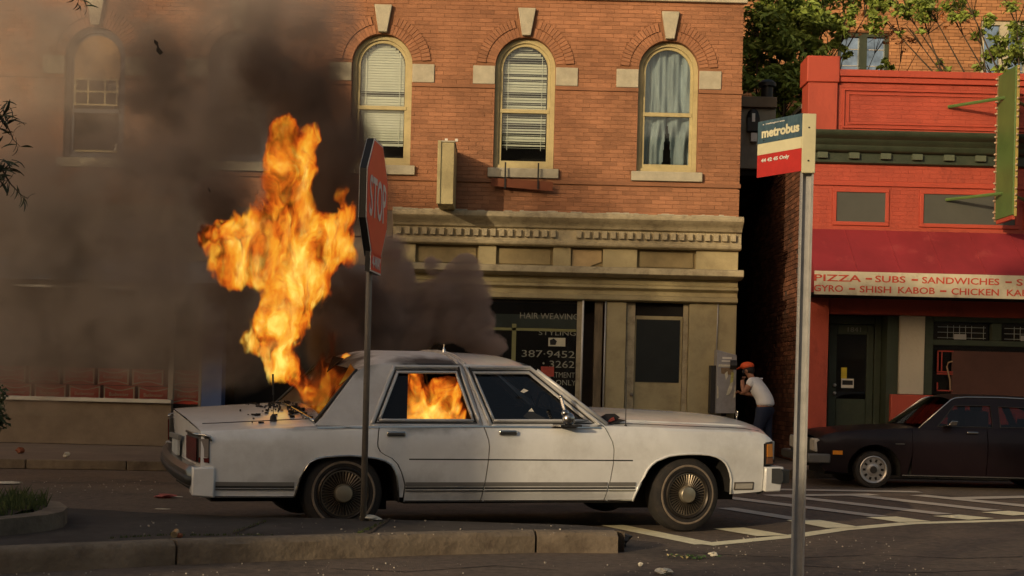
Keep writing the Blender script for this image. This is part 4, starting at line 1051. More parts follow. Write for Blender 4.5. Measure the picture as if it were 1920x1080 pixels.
for sg in (-1, 1):
    vin = capC + [(1.115, .862)]
    mb = MB(); skin(mb, vin, gh(sg), holes=[W1], step=.06, thick=Vector((0, -sg * .05, 0)))
    mb.build('roof_side', M_vinyl_s, car, local=True, auto=32)
    fw_ = [(1.122, .862), (1.008, 1.335)] + [(u, top_side(u)) for u in (1.1, 1.2, 1.3, 1.4, 1.5, 1.58, 1.63)] + [(1.90, 1.085), (2.17, .872)]
    mb = MB(); skin(mb, fw_, gh(sg), holes=[W2], step=.06, thick=Vector((0, -sg * .05, 0)))
    mb.build('front_pillars', M_body, car, local=True, auto=32)
    M_frame = mat('satin_frame', (.56, .56, .55), .35, metal=.25)
    f1 = gh(sg)
    for W, nm in ((W1, 'rear_window_frame'), (W2, 'front_window_frame')):
        for (off, rad, m_) in ((.036, .017, M_frame), (.013, .006, M_trim), (-.006, .013, M_frame)):
            cx_, cz_ = sum(p[0] for p in W) / 4, sum(p[1] for p in W) / 4
            # offset polygon outwards
            pts = []
            for i in range(4):
                a, b_, c_ = Vector(W[i - 1]), Vector(W[i]), Vector(W[(i + 1) % 4])
                n1 = Vector((-(b_ - a).normalized().y, (b_ - a).normalized().x)); n2 = Vector((-(c_ - b_).normalized().y, (c_ - b_).normalized().x))
                if n1.dot(b_ - Vector((cx_, cz_))) < 0: n1 = -n1
                if n2.dot(b_ - Vector((cx_, cz_))) < 0: n2 = -n2
                k_ = (n1 + n2).normalized(); pts.append(b_ + k_ * off / max(k_.dot(n1), .3))
            dense = resample([p[:] for p in pts], .06)
            P3 = [Vector(f1(*p)) + Vector((0, sg * .004, 0)) for p in dense]
            MB().tube(P3 + [P3[0]], rad, 6).build(nm, m_, car, local=True, smooth=True)
    # glass, sooted; the near rear door has lost its glass
    ww = W2
    gl = MB(); gl.add([(Vector(f1(*p)) + Vector((0, -sg * .02, 0)))[:] for p in ww], [(0, 1, 2, 3)]).build('side_glass', M_smokeglass if sg > 0 else glass('sooty_clear', (.6, .6, .6), .35), car, local=True)
    if sg > 0: MB().add([(Vector(f1(*p)) + Vector((0, -sg * .02, 0)))[:] for p in W1], [(0, 1, 2, 3)]).build('side_glass', M_smokeglass, car, local=True)
    else:
        q = [W1[0], W1[1], (.55, 1.264), (.50, .887)]
        MB().add([(Vector(f1(*p)) + Vector((0, -sg * .02, 0)))[:] for p in q], [(0, 1, 2, 3)]).build('quarter_glass', M_smokeglass, car, local=True)
    MB().tube([T(1.048, sg * (gy(.90) + .004), .885), T(1.0, sg * (gy(1.1) + .004), 1.1), T(.965, sg * (gy(1.3) + .004), 1.31)], .010, 6).build('pillar_trim', M_trim, car, local=True, smooth=True)
    MB().tube([T(1.185, sg * (gy(.90) + .004), .885), T(1.12, sg * (gy(1.1) + .004), 1.1), T(1.055, sg * (gy(1.3) + .004), 1.31)], .010, 6).build('pillar_trim', M_trim, car, local=True, smooth=True)
# roof
def roof(u0, u1, m, name, nu=16, nv=30, ends=None):
    vs = []; fs = []
    for i in range(nu + 1):
        for j in range(nv + 1):
            s = -1 + 2 * j / nv
            ua = u0 - (.0 if ends != 'rear' else .04 * (1 - s * s)); ub = u1 + (.06 * (1 - s * s) if ends == 'front' else 0)
            u = ua + (ub - ua) * i / nu
            ze = top_side(min(max(u, .12), 1.645)) - .004
            v = s * (gy(min(ze, 1.335)) - .018)
            lift = .066 * (1 - abs(s) ** 2.6) * min(1, max(.25, (u - .02) / .35)) * min(1, max(.45, (1.85 - u) / .3))
            vs.append(T(u, v, ze + lift))
    for i in range(nu):
        for j in range(nv): a = i * (nv + 1) + j; fs.append((a, a + 1, a + nv + 2, a + nv + 1))
    return MB().add(vs, fs).build(name, m, car, local=True, smooth=True)
roof(.15, 1.0, M_vinyl_s, 'vinyl_roof', ends='rear')
roof(1.0, 1.63, M_body, 'front_roof', ends='front')
for du in (-.03, .03):
    MB().tube([T(1.0 + du, s * (gy(1.331) - .018), top_side(1.0) + .0 + .066 * (1 - abs(s) ** 2.6) + .002) for s in [-1 + .1 * i for i in range(21)]], .011, 6).build('roof_band', M_frame, car, local=True, smooth=True)
# windscreen and cowl
vs = []; fs = []
for i in range(9):
    for j in range(17):
        s = -1 + 2 * j / 16; t = i / 8
        top = Vector(T(1.64 + .06 * (1 - s * s), s * .695, 1.285 + .05 * (1 - abs(s) ** 2.6)))
        bot = Vector(T(2.20 + .16 * (1 - s * s), s * .87, .885 + .03 * (1 - s * s)))
        vs.append(top.lerp(bot, t)[:])
for i in range(8):
    for j in range(16): a = i * 17 + j; fs.append((a, a + 1, a + 18, a + 17))
MB().add(vs, fs).build('windscreen', glass('smoked_screen', (.5, .45, .4), .3), car, local=True, smooth=True)
for s in (-1, 1): MB().tube([T(1.63, s * .715, 1.30), T(1.9, s * .81, 1.10), T(2.19, s * .89, .885)], .016, 8).build('pillar_chrome', M_frame, car, local=True, smooth=True)
MB().hull([[T(2.02, v, .86), T(2.20, v, .875), T(2.38, v, .915)] for v in [-.86 + .172 * i for i in range(11)]], close=False, cap=False).build('cowl', M_under, car, local=True)
MB().hull([[T(2.20, -.84, .888), T(2.30, -.80, .912)], [T(2.24, -.78, .908), T(2.31, -.75, .935)]], close=False, cap=False).build('burnt_patch', mat('burnt_red', (.20, .03, .018), .8, var=.5, scale=30), car, local=True)
# scorched opening at the near rear corner of the hood, rust-red inside
MB().hull([[T(2.17, -.86, .885), T(2.30, -.80, .90), T(2.38, -.72, .93)], [T(2.17, -.74, .92), T(2.26, -.70, .955), T(2.36, -.66, .955)]], close=False, cap=False).build('burnt_cowl_edge', M_cabin, car, local=True)
# burst rear window
for s in (-1, 1): MB().tube([T(.13, s * .70, 1.265), T(-.05, s * .77, 1.06), T(-.225, s * .86, .865)], .014, 6).build('rear_glass_frame', M_trim, car, local=True, smooth=True)
MB().tube([T(-.22 - .08 * (1 - (i / 8 - 1) ** 2), (i / 8 - 1) * .86, .87 + .06 * (1 - (i / 8 - 1) ** 2)) for i in range(17)], .012, 6).build('rear_glass_chrome', M_chrome, car, local=True, smooth=True)
r = random.Random(12)
def shard(pts, th, nm='glass_shard', m_=None): MB().add(pts, [(0, 1, 2)]).build(nm, m_ or M_smokeglass, car, local=True, solid=th)
for a, b_, c_ in (((.13, -.69, 1.25), (-.21, -.85, .875), (-.04, -.62, 1.03)), ((.13, -.69, 1.25), (.14, -.45, 1.30), (.02, -.58, 1.13)), ((.14, -.2, 1.33), (.14, .2, 1.33), (.05, .02, 1.2))):
    shard([T(*a), T(*b_), T(*c_)], .004)
MB().box(-.15, .45, -.80, .80, .86, .88).build('parcel_shelf', M_cabin, car, local=True)
# debris on the trunk deck: each scrap resting on the sheet metal
M_ash = mat('charred_scrap', (.02, .016, .013), .9, var=.5); M_emberscrap = mat('ochre_scrap', (.35, .20, .08), .8, var=.5)
dk = deck(lambda u: .075 + .02 * (u + 1.08))
mbs = MB(); mbe = MB()
for k in range(110):
    u = -.22 - abs(r.gauss(0, .22)); v = r.uniform(-.75, .3) if u > -.6 else r.uniform(-.8, -.2)
    if u < -1.03: continue
    p = Vector(dk(u, v)); s_ = .005 + .014 * r.random() ** 2
    tgt = mbe if r.random() < .2 and u > -.45 else mbs
    M = Matrix.Translation(p + Vector((0, 0, .004))) @ Matrix.Rotation(r.random() * 6, 4, 'Z')
    tgt.box(-s_, s_, -s_ * .5, s_ * .6, -.003, .005 + .01 * r.random(), M)
tag(mbs.build('charred_scraps', M_ash, car, local=True), kind='stuff'); tag(mbe.build('ochre_scraps', M_emberscrap, car, local=True), kind='stuff')
# antennas, ornament, mirror
MB().tube([T(2.36, -.885, .87), T(2.35, -.90, 1.36)], [.004, .0022], 6).ball(T(2.36, -.885, .875), .012).build('radio_antenna', M_trim, car, local=True)
p = Vector(dk(-.52, -.74))
MB().lathe([(0, 0), (.028, 0), (.024, .035), (.012, .05), (0, .052)], 12, Matrix.Translation(p) @ Matrix.Rotation(PI / 2, 4, 'X') @ Matrix.Rotation(PI, 4, 'X')).tube([p, p + Vector((-.005, 0, .20))], .003, 6).tube([p + Vector((-.005, 0, .20)), p + Vector((-.012, 0, .36))], .008, 6).build('trunk_antenna', M_black, car, local=True)
MB().lathe([(0, 0), (.02, 0), (.012, .03), (.004, .05), (0, .09)], 10, Matrix.Translation(T(1.02, -.1, 1.395)) @ Matrix.Rotation(PI / 2, 4, 'X') @ Matrix.Rotation(PI, 4, 'X')).build('roof_antenna_stub', M_chrome, car, local=True)
p = Vector(T(3.80, -.12, zs(3.66) + .062)); MB().tube([p, p + Vector((0, 0, .03))], .004, 6).box(-.004, .004, -.018, .018, .03, .075, Matrix.Translation(p)).build('hood_ornament', M_chrome, car, local=True, bevel=.003)
mm = MB().hull([[T(1.70, -.93, .87), T(1.93, -.93, .87), T(1.93, -.93, .885), T(1.70, -.93, .885)], [T(1.72, -1.06, .875), T(1.90, -1.06, .875), T(1.90, -1.06, .89), T(1.72, -1.06, .89)]]).ball(T(1.80, -1.02, .935), (.055, .045, .055)).ball(T(1.77, -1.02, .98), (.035, .03, .03)).tube([T(1.79, -1.0, .95), T(1.77, -.96, 1.04), T(1.76, -.94, 1.10)], .015, 6).ball(T(1.76, -.94, 1.105), .018)
mm.build('melted_mirror', mat('mirror_chrome', (.35, .34, .33), .25, metal=1, var=.5, scale=30), car, local=True, auto=50)
# cabin
MB().box(.45, 2.25, -.80, .80, .57, .62).box(.30, .5, -.78, .78, .6, .95).box(1.1, 1.28, -.75, -.08, .62, 1.12).box(1.1, 1.28, .08, .75, .62, 1.12).box(2.0, 2.2, -.84, .84, .62, .88).build('charred_seats', M_cabin, car, local=True, bevel=.03)
MB().tube([T(1.83, -.38 + .19 * math.cos(a), .93 + .17 * math.sin(a)) for a in [PI * 2 * i / 20 for i in range(21)]], .012, 6).build('steering_wheel', M_cabin, car, local=True)
def scrapw(u, z, pts, m_):
    MB().prism([(u + a, z + b_) for a, b_ in pts], -.835, -.832).build('torn_scrap', m_, car, local=True)
scrapw(1.48, .91, [(0, .03), (.07, 0), (.17, 0), (.19, .02), (.10, .06), (.07, .10)], M_white)
scrapw(1.45, 1.13, [(0, .01), (.03, 0), (.07, .02), (.03, .035)], M_white)
# wheels
def wheel(u, z, sg, steer=0, cover=M_chrome):
    M = Matrix.Translation((u, sg * .90, z)) @ Matrix.Rotation(0 if sg < 0 else PI, 4, 'Z') @ Matrix.Rotation(steer, 4, 'Z')
    ty = MB().lathe([(.19, -.16), (.27, -.175), (.305, -.15), (.315, -.12), (.315, -.03), (.303, .005), (.27, .024), (.235, .028), (.205, .018), (.195, .0)], 56, M, cap=False).build('tyre', M_rubber, car, local=True, auto=35)
    MB().lathe([(.232, .0285), (.241, .031), (.247, .030), (.250, .027), (.232, .026)], 56, M, cap=False).build('whitewall', mat('dirty_whitewall', (.20, .16, .12), .7, var=.3, scale=14), ty, local=True, smooth=True)
    rim = MB().lathe([(.205, .0), (.202, .026), (.192, .032), (.182, .024), (.176, .008), (.07, -.012), (.0, -.012)], 56, M).build('wheel_cover', mat('cover_bronze', (.045, .038, .032), .4, metal=.6, var=.3, scale=20), car, local=True, auto=35)
    fm = MB()
    for k in range(40):
        a = 2 * PI * k / 40; Mk = M @ Matrix.Rotation(a, 4, 'Y') @ Matrix.Rotation(R(0), 4, 'X')
        fm.add([(.072, .006, -.003), (.072, -.018, .0), (.174, -.014, .004), (.174, .004, -.004), (.072, -.010, .005), (.174, -.008, .010)], [(0, 1, 2, 3), (1, 4, 5, 2), (0, 3, 5, 4), (0, 4, 1), (2, 5, 3)], Mk)
    fm.build('cover_fins', mat('fin_metal', (.22, .19, .15), .4, metal=.8), rim, local=True)
    MB().lathe([(.074, -.01), (.072, .034), (.062, .046), (.03, .051), (0, .052)], 28, M).build('hub_cap', mat('hub_metal', (.48, .43, .33), .35, metal=.85), rim, local=True, auto=40)
    MB().lathe([(.176, .010), (.178, .018), (.170, .019), (.169, .010)], 40, M, cap=False).build('cover_ring', mat('ring_metal', (.20, .17, .13), .4, metal=.8), rim, local=True)
wheel(.0, .330, -1); wheel(2.92, .314, -1, R(3)); wheel(.0, .335, 1); wheel(2.92, .335, 1)

# ================================================================== DARK HATCHBACK PARKED ACROSS
DY = 18.0
dc = empty('hatchback_car', (P(1637, 912, DY).x, DY + .80, 0), 'dark maroon small four-door car parked nose-left in front of the red shop', 'car', rz=R(1.2))
def Z(px, py): return 1.2 - (py - (720 + .0244 * (px - 960))) / (F_PX / DY)
def U(px): return (px - 1637) / (F_PX / DY)
M_dpaint = mat('dark_maroon_paint', (.008, .004, .006), .4, spec=.25, var=.1, coat=.12, dirt=.25, dirtcol=(.022, .015, .015), dscale=3)
dzs = [(-.74, .60), (-.60, .665), (-.5, .69), (-.1, .735), (.45, .768), (.62, .775), (1.5, .795), (2.6, .80), (3.1, .78), (3.35, .70)]
dzf = lambda u: tab(dzs, u)
dbase = [(.15, .74), (.25, .765), (.45, .80), (.58, .80), (.70, .77), (.80, .745)]
def dhw(u, z):
    t = 0
    if u < 0: t = .06 * (-u / .7) ** 2
    if u > 2.6: t = .07 * ((u - 2.6) / .8) ** 2
    return tab(dbase, z) - t
def dside(sg):
    def fn(u, t):
        z0 = dzf(u) - .03
        if t <= z0: return (u, sg * dhw(u, t), t)
        a = min((t - z0) / .03, 1.6) * .9; a = min(a, PI / 2)
        return (u, sg * (dhw(u, z0) - .03 * (1 - math.cos(a))), z0 + .03 * math.sin(a))
    return fn
wc, WZ = 2.42, .232
archf = [(-.335, .18)] + [(-.0 - .335 * math.cos(a), .235 + .315 * math.sin(a)) for a in [PI * (.05 + .9 * i / 14) for i in range(15)]] + [(.335, .16)]
archr = [(a + wc, b_) for a, b_ in archf]
dtop = lambda a, c: [(a + (c - a) * i / 10, dzf(a + (c - a) * i / 10) + .02) for i in range(11)]
dp = {'front_fender': [(-.70, .30), (-.60, .20)] + archf + [(.42, .16), (.47, .45), (.47, .74)] + list(reversed(dtop(-.73, .47))),
      'front_door': [(.475, .16), (1.42, .165), (1.42, .74)] + list(reversed(dtop(.475, 1.42))),
      'rear_door': [(1.43, .165), (2.05, .165), (2.08, .35), (2.20, .52), (2.25, .6), (2.25, .74)] + list(reversed(dtop(1.43, 2.25))),
      'rear_quarter': [(2.06, .165)] + archr + [(3.1, .2), (3.35, .30)] + list(reversed(dtop(2.26, 3.35))) + [(2.26, .74), (2.26, .6), (2.21, .52), (2.09, .35)]}
for sg in (-1, 1):
    for nm, ol in dp.items():
        mb = MB(); skin(mb, ol, dside(sg), step=.07, thick=Vector((0, -sg * .02, 0))); p = mb.build(nm, M_dpaint, dc, local=True, auto=32)
        if nm.endswith('door') and sg < 0:
            u0 = 1.24 if nm[0] == 'f' else 2.1
            MB().box(u0 - .08, u0 + .06, -.795, -.765, .715, .74).build('handle', M_chrome, p, local=True, bevel=.006)
    for A in (archf, archr):
        ca = [(u, sg * .77, z) for u, z in A]; cb = [(u, sg * .45, z) for u, z in A]
        MB().hull([ca, cb], close=False, cap=False).add(cb, [tuple(range(len(cb)))]).build('wheel_housing', M_under, dc, local=True)
    MB().hull([[(u, sg * (dhw(u, .19) + d), z) for d, z in ((0, .165), (.008, .165), (.008, .178), (0, .178))] for u in [.36 + .17 * i for i in range(11)]]).build('sill_chrome', M_chrome, dc, local=True)
MB().box(-.55, 3.2, -.44, .44, .15, .5).box(.4, 2.0, -.72, .72, .15, .45).build('underbody', M_under, dc, local=True)
def dtopsheet(name, u0, u1, crown):
    vs = []; fs = []
    for i in range(13):
        for j in range(17):
            u = u0 + (u1 - u0) * i / 12; s = -1 + j / 8; wv = dhw(u, dzf(u) - .03) - .03
            vs.append((u, s * wv, dzf(u) - .001 + crown * (1 - abs(s) ** 2.5)))
    for i in range(12):
        for j in range(16): a = i * 17 + j; fs.append((a, a + 1, a + 18, a + 17))
    MB().add(vs, fs).build(name, M_dpaint, dc, local=True, smooth=True)
dtopsheet('hood', -.72, .58, .035); dtopsheet('rear_deck', 2.9, 3.35, .03)
def dgy(z): return .735 - (z - .79) / .38 * .15
d1 = [(.80, .795), (1.02, 1.055), (1.33, 1.065), (1.33, .80)]; d1b = [(1.38, .80), (1.38, 1.065), (1.50, 1.065), (1.50, .80)]
d2 = [(1.60, .80), (1.60, 1.062), (2.1, 1.05), (2.25, .81)]
d1 = [(.80, .797), (1.035, 1.06), (1.50, 1.07), (1.50, .80)]
out = [(.56, .765), (1.00, 1.125), (1.06, 1.15), (1.2, 1.165), (1.6, 1.17), (2.0, 1.16), (2.25, 1.13), (3.1, .80), (3.12, .77)]
for sg in (-1, 1):
    fn = lambda u, z, sg=sg: (u, sg * dgy(z), z)
    mb = MB(); skin(mb, out, fn, holes=[d1, d2, [(2.34, .82), (2.20, 1.05), (2.30, 1.05), (2.75, .84)]], step=.08, thick=Vector((0, -sg * .03, 0))); mb.build('pillars', M_dpaint, dc, local=True, auto=32)
    for W in (d1, d2, [(2.34, .82), (2.20, 1.05), (2.30, 1.05), (2.75, .84)]):
        MB().add([(u, sg * (dgy(z) - .012), z) for u, z in W], [tuple(range(len(W)))]).build('side_glass', glass('hatch_glass', (.75, .6, .62), .55), dc, local=True)
        if sg < 0:
            pw = [(u, sg * (dgy(z) + .003), z) for u, z in W]; MB().tube(pw + [pw[0]], .007, 6).build('window_trim', M_trim, dc, local=True)
    pts = [(.56, sg * dgy(.765), .77)] + [(u, sg * (dgy(z) - .0), z + .008) for u, z in out[1:7]]
    MB().tube(pts, .010, 6).build('drip_rail', M_chrome, dc, local=True, smooth=True)
vs = []; fs = []
for i in range(15):
    for j in range(15):
        t = i / 14; s = -1 + j / 7; u = 1.0 + 1.25 * t
        zt = tab([(1.0, 1.125), (1.06, 1.15), (1.2, 1.165), (1.6, 1.17), (2.0, 1.16), (2.25, 1.13)], u)
        vs.append((u, s * dgy(zt), zt + .045 * (1 - abs(s) ** 2.5)))
for i in range(14):
    for j in range(14): a = i * 15 + j; fs.append((a, a + 1, a + 16, a + 15))
MB().add(vs, fs).build('roof', M_dpaint, dc, local=True, smooth=True)
for nm, a, c in (('windscreen', (.56, .74, .78), (1.0, .60, 1.13)), ('rear_glass', (3.05, .72, .80), (2.25, .60, 1.135))):
    vs = []; fs = []
    for i in range(5):
        for j in range(13):
            s = -1 + j / 6; t = i / 4; vs.append((a[0] + (c[0] - a[0]) * t + (.06 if nm[0] == 'r' else -.06) * (1 - s * s), s * (a[1] + (c[1] - a[1]) * t), a[2] + (c[2] - a[2]) * t + .03 * (1 - s * s)))
    for i in range(4):
        for j in range(12): k = i * 13 + j; fs.append((k, k + 1, k + 14, k + 13))
    MB().add(vs, fs).build(nm, glass('hatch_glass'), dc, local=True, smooth=True)
MB().box(-.74, -.62, -.70, .70, .36, .60).build('grille', M_trim, dc, local=True, bevel=.01)
for s in (-1, 1):
    h = MB().box(-.755, -.60, s * .46, s * .735, .44, .61).build('headlight', M_clearlens, dc, local=True, bevel=.02)
    MB().box(-.53, -.41, s * .775, s * .795, .415, .465).build('side_marker', M_amber, dc, local=True)
    MB().box(-.84, -.55, s * .70, s * .77, .30, .42).build('bumper_end', mat('bumper_grey', (.12, .12, .12), .4, metal=.3), dc, local=True, bevel=.02)
MB().hull([[(-.80 - .06 * (1 - s * s), s * .74, .31), (-.86 - .06 * (1 - s * s), s * .74, .33), (-.86 - .06 * (1 - s * s), s * .74, .41), (-.80 - .06 * (1 - s * s), s * .74, .42)] for s in [-1 + .2 * i for i in range(11)]]).build('front_bumper', M_trim, dc, local=True, auto=30)
MB().box(3.33, 3.45, -.72, .72, .31, .42).build('rear_bumper', M_trim, dc, local=True, bevel=.02)
MB().box(3.2, 3.36, -.70, .70, .42, .70).build('rear_panel', M_dpaint, dc, local=True, bevel=.02)
for s in (-1, 1): MB().box(3.3, 3.38, s * .45, s * .70, .48, .62).build('tail_light', M_redlens, dc, local=True, bevel=.01)
MB().hull([[(.86, -.74, .80), (.98, -.74, .80), (.98, -.74, .815), (.86, -.74, .815)], [(.90, -.84, .81), (.95, -.84, .81), (.95, -.84, .82), (.90, -.84, .82)]]).hull([[(.88, -.90, .815), (1.0, -.86, .815), (1.02, -.86, .87), (.93, -.90, .875)], [(.90, -.86, .815), (1.0, -.80, .815), (1.02, -.80, .87), (.94, -.86, .875)]]).build('wing_mirror', M_chrome, dc, local=True, bevel=.006)
MB().box(.25, .37, -.812, -.795, .56, .575).build('badge', M_chrome, dc, local=True)
MB().box(.7, 3.0, -.66, .66, .45, .5).box(1.35, 1.50, -.6, -.08, .5, 1.0).box(1.35, 1.5, .08, .6, .5, 1.0).box(1.36, 1.47, -.45, -.25, 1.0, 1.08).box(2.3, 2.45, -.6, .6, .5, .9).box(.6, .8, -.65, .65, .5, .76).build('seats', mat('seat_blue', (.03, .035, .05), .9), dc, local=True, bevel=.03)
for u in (0, wc):
    for sg in (-1, 1):
        M = Matrix.Translation((u, sg * .73, WZ)) @ Matrix.Rotation(0 if sg < 0 else PI, 4, 'Z')
        ty = MB().lathe([(.15, -.14), (.21, -.15), (.237, -.12), (.237, -.02), (.225, .005), (.19, .012), (.17, .0)], 40, M, cap=False).build('tyre', M_rubber, dc, local=True, auto=35)
        rm_ = MB().lathe([(.172, -.005), (.174, .012), (.165, .016), (.150, .008), (.140, -.012), (.09, -.016), (.075, .0), (.05, .006), (.045, .014), (0, .016)], 40, M).build('wheel_trim', mat('trim_silver', (.45, .44, .43), .35, metal=.7), dc, local=True, auto=30)
        for k in range(10):
            a = 2 * PI * k / 10; cx_, cz_ = .115 * math.cos(a), .115 * math.sin(a)
            if sg < 0: MB().box(-.018, .018, -.012, .012, -.014, .014, M @ Matrix.Translation((cx_, .012, cz_)) @ Matrix.Rotation(-a, 4, 'Y')).build('trim_hole', M_under, rm_, local=True)
        MB().lathe([(.045, .014), (.040, .020), (0, .021)], 20, M).build('centre_cap', M_trim, rm_, local=True)
# ================================================================== SIGNS ON THE BUILDINGS
ps = empty('projecting_sign', (-1.03, FY, 3.8), 'tall narrow cream sign box projecting from the brick wall above the cornice', 'sign')
MB().box(-1.155, -.925, FY - .98, FY - .05, 3.80, 4.70).build('sign_box', M_cream, ps, bevel=.006)
MB().box(-1.165, -1.115, FY - 1.0, FY - .97, 3.80, 4.72).build('edge_strip', M_cream, ps, bevel=.004)
MB().box(-1.165, -.915, FY - .99, FY - .04, 4.705, 4.725).build('top_plate', M_stone, ps)
for x in (-1.05, -.90): MB().box(x - .02, x + .02, FY - .9, FY - .86, 4.73, 4.77).build('lifting_lug', M_white, ps)
MB().tube([(-1.04, FY - .05, 4.3), (-1.04, FY + .02, 4.3)], .03).build('wall_bracket', M_pole, ps)
rp = empty('rusty_sign_plate', (.05, FY - .1, 4.15), 'long rusty plate hanging under the sill of the half-open blind window', 'plate')
MB().prism([(-.40, 4.20), (.54, 4.14), (.55, 4.28), (-.38, 4.32)], FY - .13, FY - .11).build('plate', M_rust, rp)
for x in (-.18, .32): MB().box(x - .012, x + .012, FY - .15, FY - .135, 4.16, 4.56).build('hanger', M_black, rp)
MB().box(-.18, .32, FY - .11, FY - .005, 4.24, 4.26).build('wall_arm', M_rust, rp)
# green blade sign with bulbs
pa, pb = P(1904, 122, 20.3), P(1899, 405, 20.3)
bx = (pa.x + pb.x) / 2
bs = empty('blade_sign', (bx, 20.35, pb.z), 'tall green vertical blade sign with bulb edging fixed to the red shop front', 'sign')
MB().box(bx, bx + .055, 20.3, 21.03, pb.z + .02, pa.z).build('sign_box', M_green2, bs, bevel=.008)
MB().box(bx + .005, bx + .05, 20.34, 21.0, pb.z - .04, pb.z + .015).build('base_cap', M_red, bs)
bulb = MB().lathe([(.001, -.01), (.010, -.01), (.010, .0), (.015, .012), (.016, .022), (.011, .030), (.001, .040)], 8).mesh('bulb'); bulb.materials.append(mat('dusty_bulb', (.48, .36, .26), .4))
k = 0; z = pb.z + .05
while z < pa.z:
    for yy, rz_ in ((21.052, PI), (20.288, 0)):
        if (k * 7 + int(yy)) % 5:
            o = bpy.data.objects.new('bulb', bulb); link(o, bs); o.location = wm(bs).inverted() @ Vector((bx + .03 - (.035 if rz_ else 0), yy - (.03 if rz_ else 0), z)); o.rotation_euler = (0, 0, -PI / 2 if rz_ else 0)
    z += .085; k += 1
MB().box(bx - .006, bx + .06, 21.032, 21.06, pb.z, pa.z).build('bulb_strip', mat('strip_rust', (.30, .17, .10), .7, var=.4, scale=20), bs)
MB().box(bx + .02, bx + .058, 20.292, 20.298, pb.z, pa.z).build('edge_strip', mat('strip_yellow', (.36, .28, .08), .6), bs)
for pz in (180, 360):
    z0 = P(1830, pz, 20.7).z
    for (dx, dy) in ((-.62, 21.38), (.62, 21.38)):
        MB().tube([(bx + dx, dy, z0 - .03), (bx + .05, 20.72, z0)], .024, 6).build('stay', M_green2, bs)
# small red sign in the smoke over the shop
rs = box_part('small_red_sign', mat('faded_red_sign', (.32, .07, .05), .7), None, -1.98, -1.72, FY - .55, FY - .40, 3.02, 3.16)
tag(rs, 'small faded red sign board sticking out beside the cornice left end', 'sign')
# drink cases in the shop window
M_case = mat('case_white', (.52, .46, .36), .7, var=.1); M_bow = mat('case_red', (.50, .05, .035), .6, var=.15, scale=5)
def case(x, y, z, label):
    c = empty('drink_case', (x, y, z), label, 'case')
    MB().box(-.24, .24, 0, .30, 0, .255).build('carton', M_bow, c, local=True)
    MB().prism([(-.235, .01), (-.05, .055), (.05, .055), (.235, .01), (.235, .245), (.05, .195), (-.05, .195), (-.235, .245)], -.003, -.001).build('printed_border', M_case, c, local=True)
    MB().prism([(-.215, .035), (-.05, .07), (.05, .07), (.215, .035), (.215, .22), (.05, .18), (-.05, .18), (-.215, .22)], -.006, -.004).build('printed_emblem', M_bow, c, local=True)
    me = text_mesh('Budweiser', .1, width=.30, height=.055); me.materials.clear(); me.materials.append(M_case)
    o = bpy.data.objects.new('lettering', me); link(o, c); o.location = (-.15, -.009, .098); o.rotation_euler = (PI / 2, 0, 0)
for i in range(6):
    pos = ['nearest the mullion', 'second from the mullion', 'third from the mullion', 'fourth from the mullion', 'fifth from the mullion', 'sixth from the mullion'][i]
    case(-5.50 - .53 * i, FY + .14, .77, 'red drink case in the bottom row of the left shop window, ' + pos)
    if i < 5: case(-5.60 - .53 * i, FY + .16, 1.035, 'red drink case in the top row of the left shop window, ' + pos)
case(-4.98, FY + .14, .77, 'red drink case alone behind the narrow pane by the blue pillar, lower one')
case(-4.99, FY + .16, 1.035, 'red drink case behind the narrow pane by the blue pillar, upper one')

# ================================================================== STOP SIGN
p0 = G(684, 973, .152); p0 = Vector((p0.x, 10.74, .15))
st = empty('stop_sign', p0, 'red octagonal stop sign seen almost edge-on, on a thin pole before the burning car', 'sign')
hgt = lambda py: P(690, py, 10.74).z
ang = R(4.8)
zc = (hgt(270) + hgt(480)) / 2; RR = (hgt(266) - hgt(484)) / 2
MB().tube([(0, 0, 0), (0, 0, zc + RR * .5 - p0.z + .15)], .024, 10).build('pole', M_pole, st, local=True, smooth=True)
# local frame of the plate: normal to the right and a little to the camera
nrm = Vector((math.cos(ang), -math.sin(ang), 0)); ex = Vector((math.sin(ang), math.cos(ang), 0)); ez = Vector((0, 0, 1))
Mx = Matrix((ex, -nrm, ez)).transposed().to_4x4(); Mx.translation = Vector((.045, 0, zc - .15))
tilt = Matrix.Rotation(R(0), 4, 'X')
def octa(r_, s_=1): return [(r_ * math.cos(PI / 8 + PI / 4 * i) / math.cos(PI / 8), r_ * math.sin(PI / 8 + PI / 4 * i) / math.cos(PI / 8)) for i in range(8)]
MB().prism(octa(RR), -.003, .0, Mx).build('sign_edge', M_white, st, local=True)
MB().prism(octa(RR - .018), -.006, -.0035, Mx).build('sign_face', M_stoprd, st, local=True)
MB().prism(octa(RR - .004), .001, .050, Mx).build('sign_core', M_black, st, local=True)
MB().prism(octa(RR), .051, .054, Mx).build('back_plate', M_steel, st, local=True)
me = text_mesh('STOP', .3, width=RR * 1.55, height=RR * .70, extrude=.001, bold=.004); me.materials.clear(); me.materials.append(M_white)
o = bpy.data.objects.new('lettering', me); link(o, st)
o.matrix_local = Mx @ Matrix.Translation((-RR * .775, -.008, -RR * .35)) @ Matrix.Rotation(PI / 2, 4, 'X')
z4 = (hgt(474) + hgt(512)) / 2 - .15; h4 = (hgt(474) - hgt(512)) / 2
M4 = Mx.copy(); M4.translation = Vector((.045, 0, z4))
MB().box(-.22, .22, -.003, .0, -h4, h4, M4).build('lower_edge', M_white, st, local=True)
MB().box(-.205, .205, -.006, -.0035, -h4 + .012, h4 - .012, M4).build('lower_plate', M_stoprd, st, local=True)
MB().box(-.21, .21, .001, .04, -h4, h4, M4).build('lower_core', M_black, st, local=True)
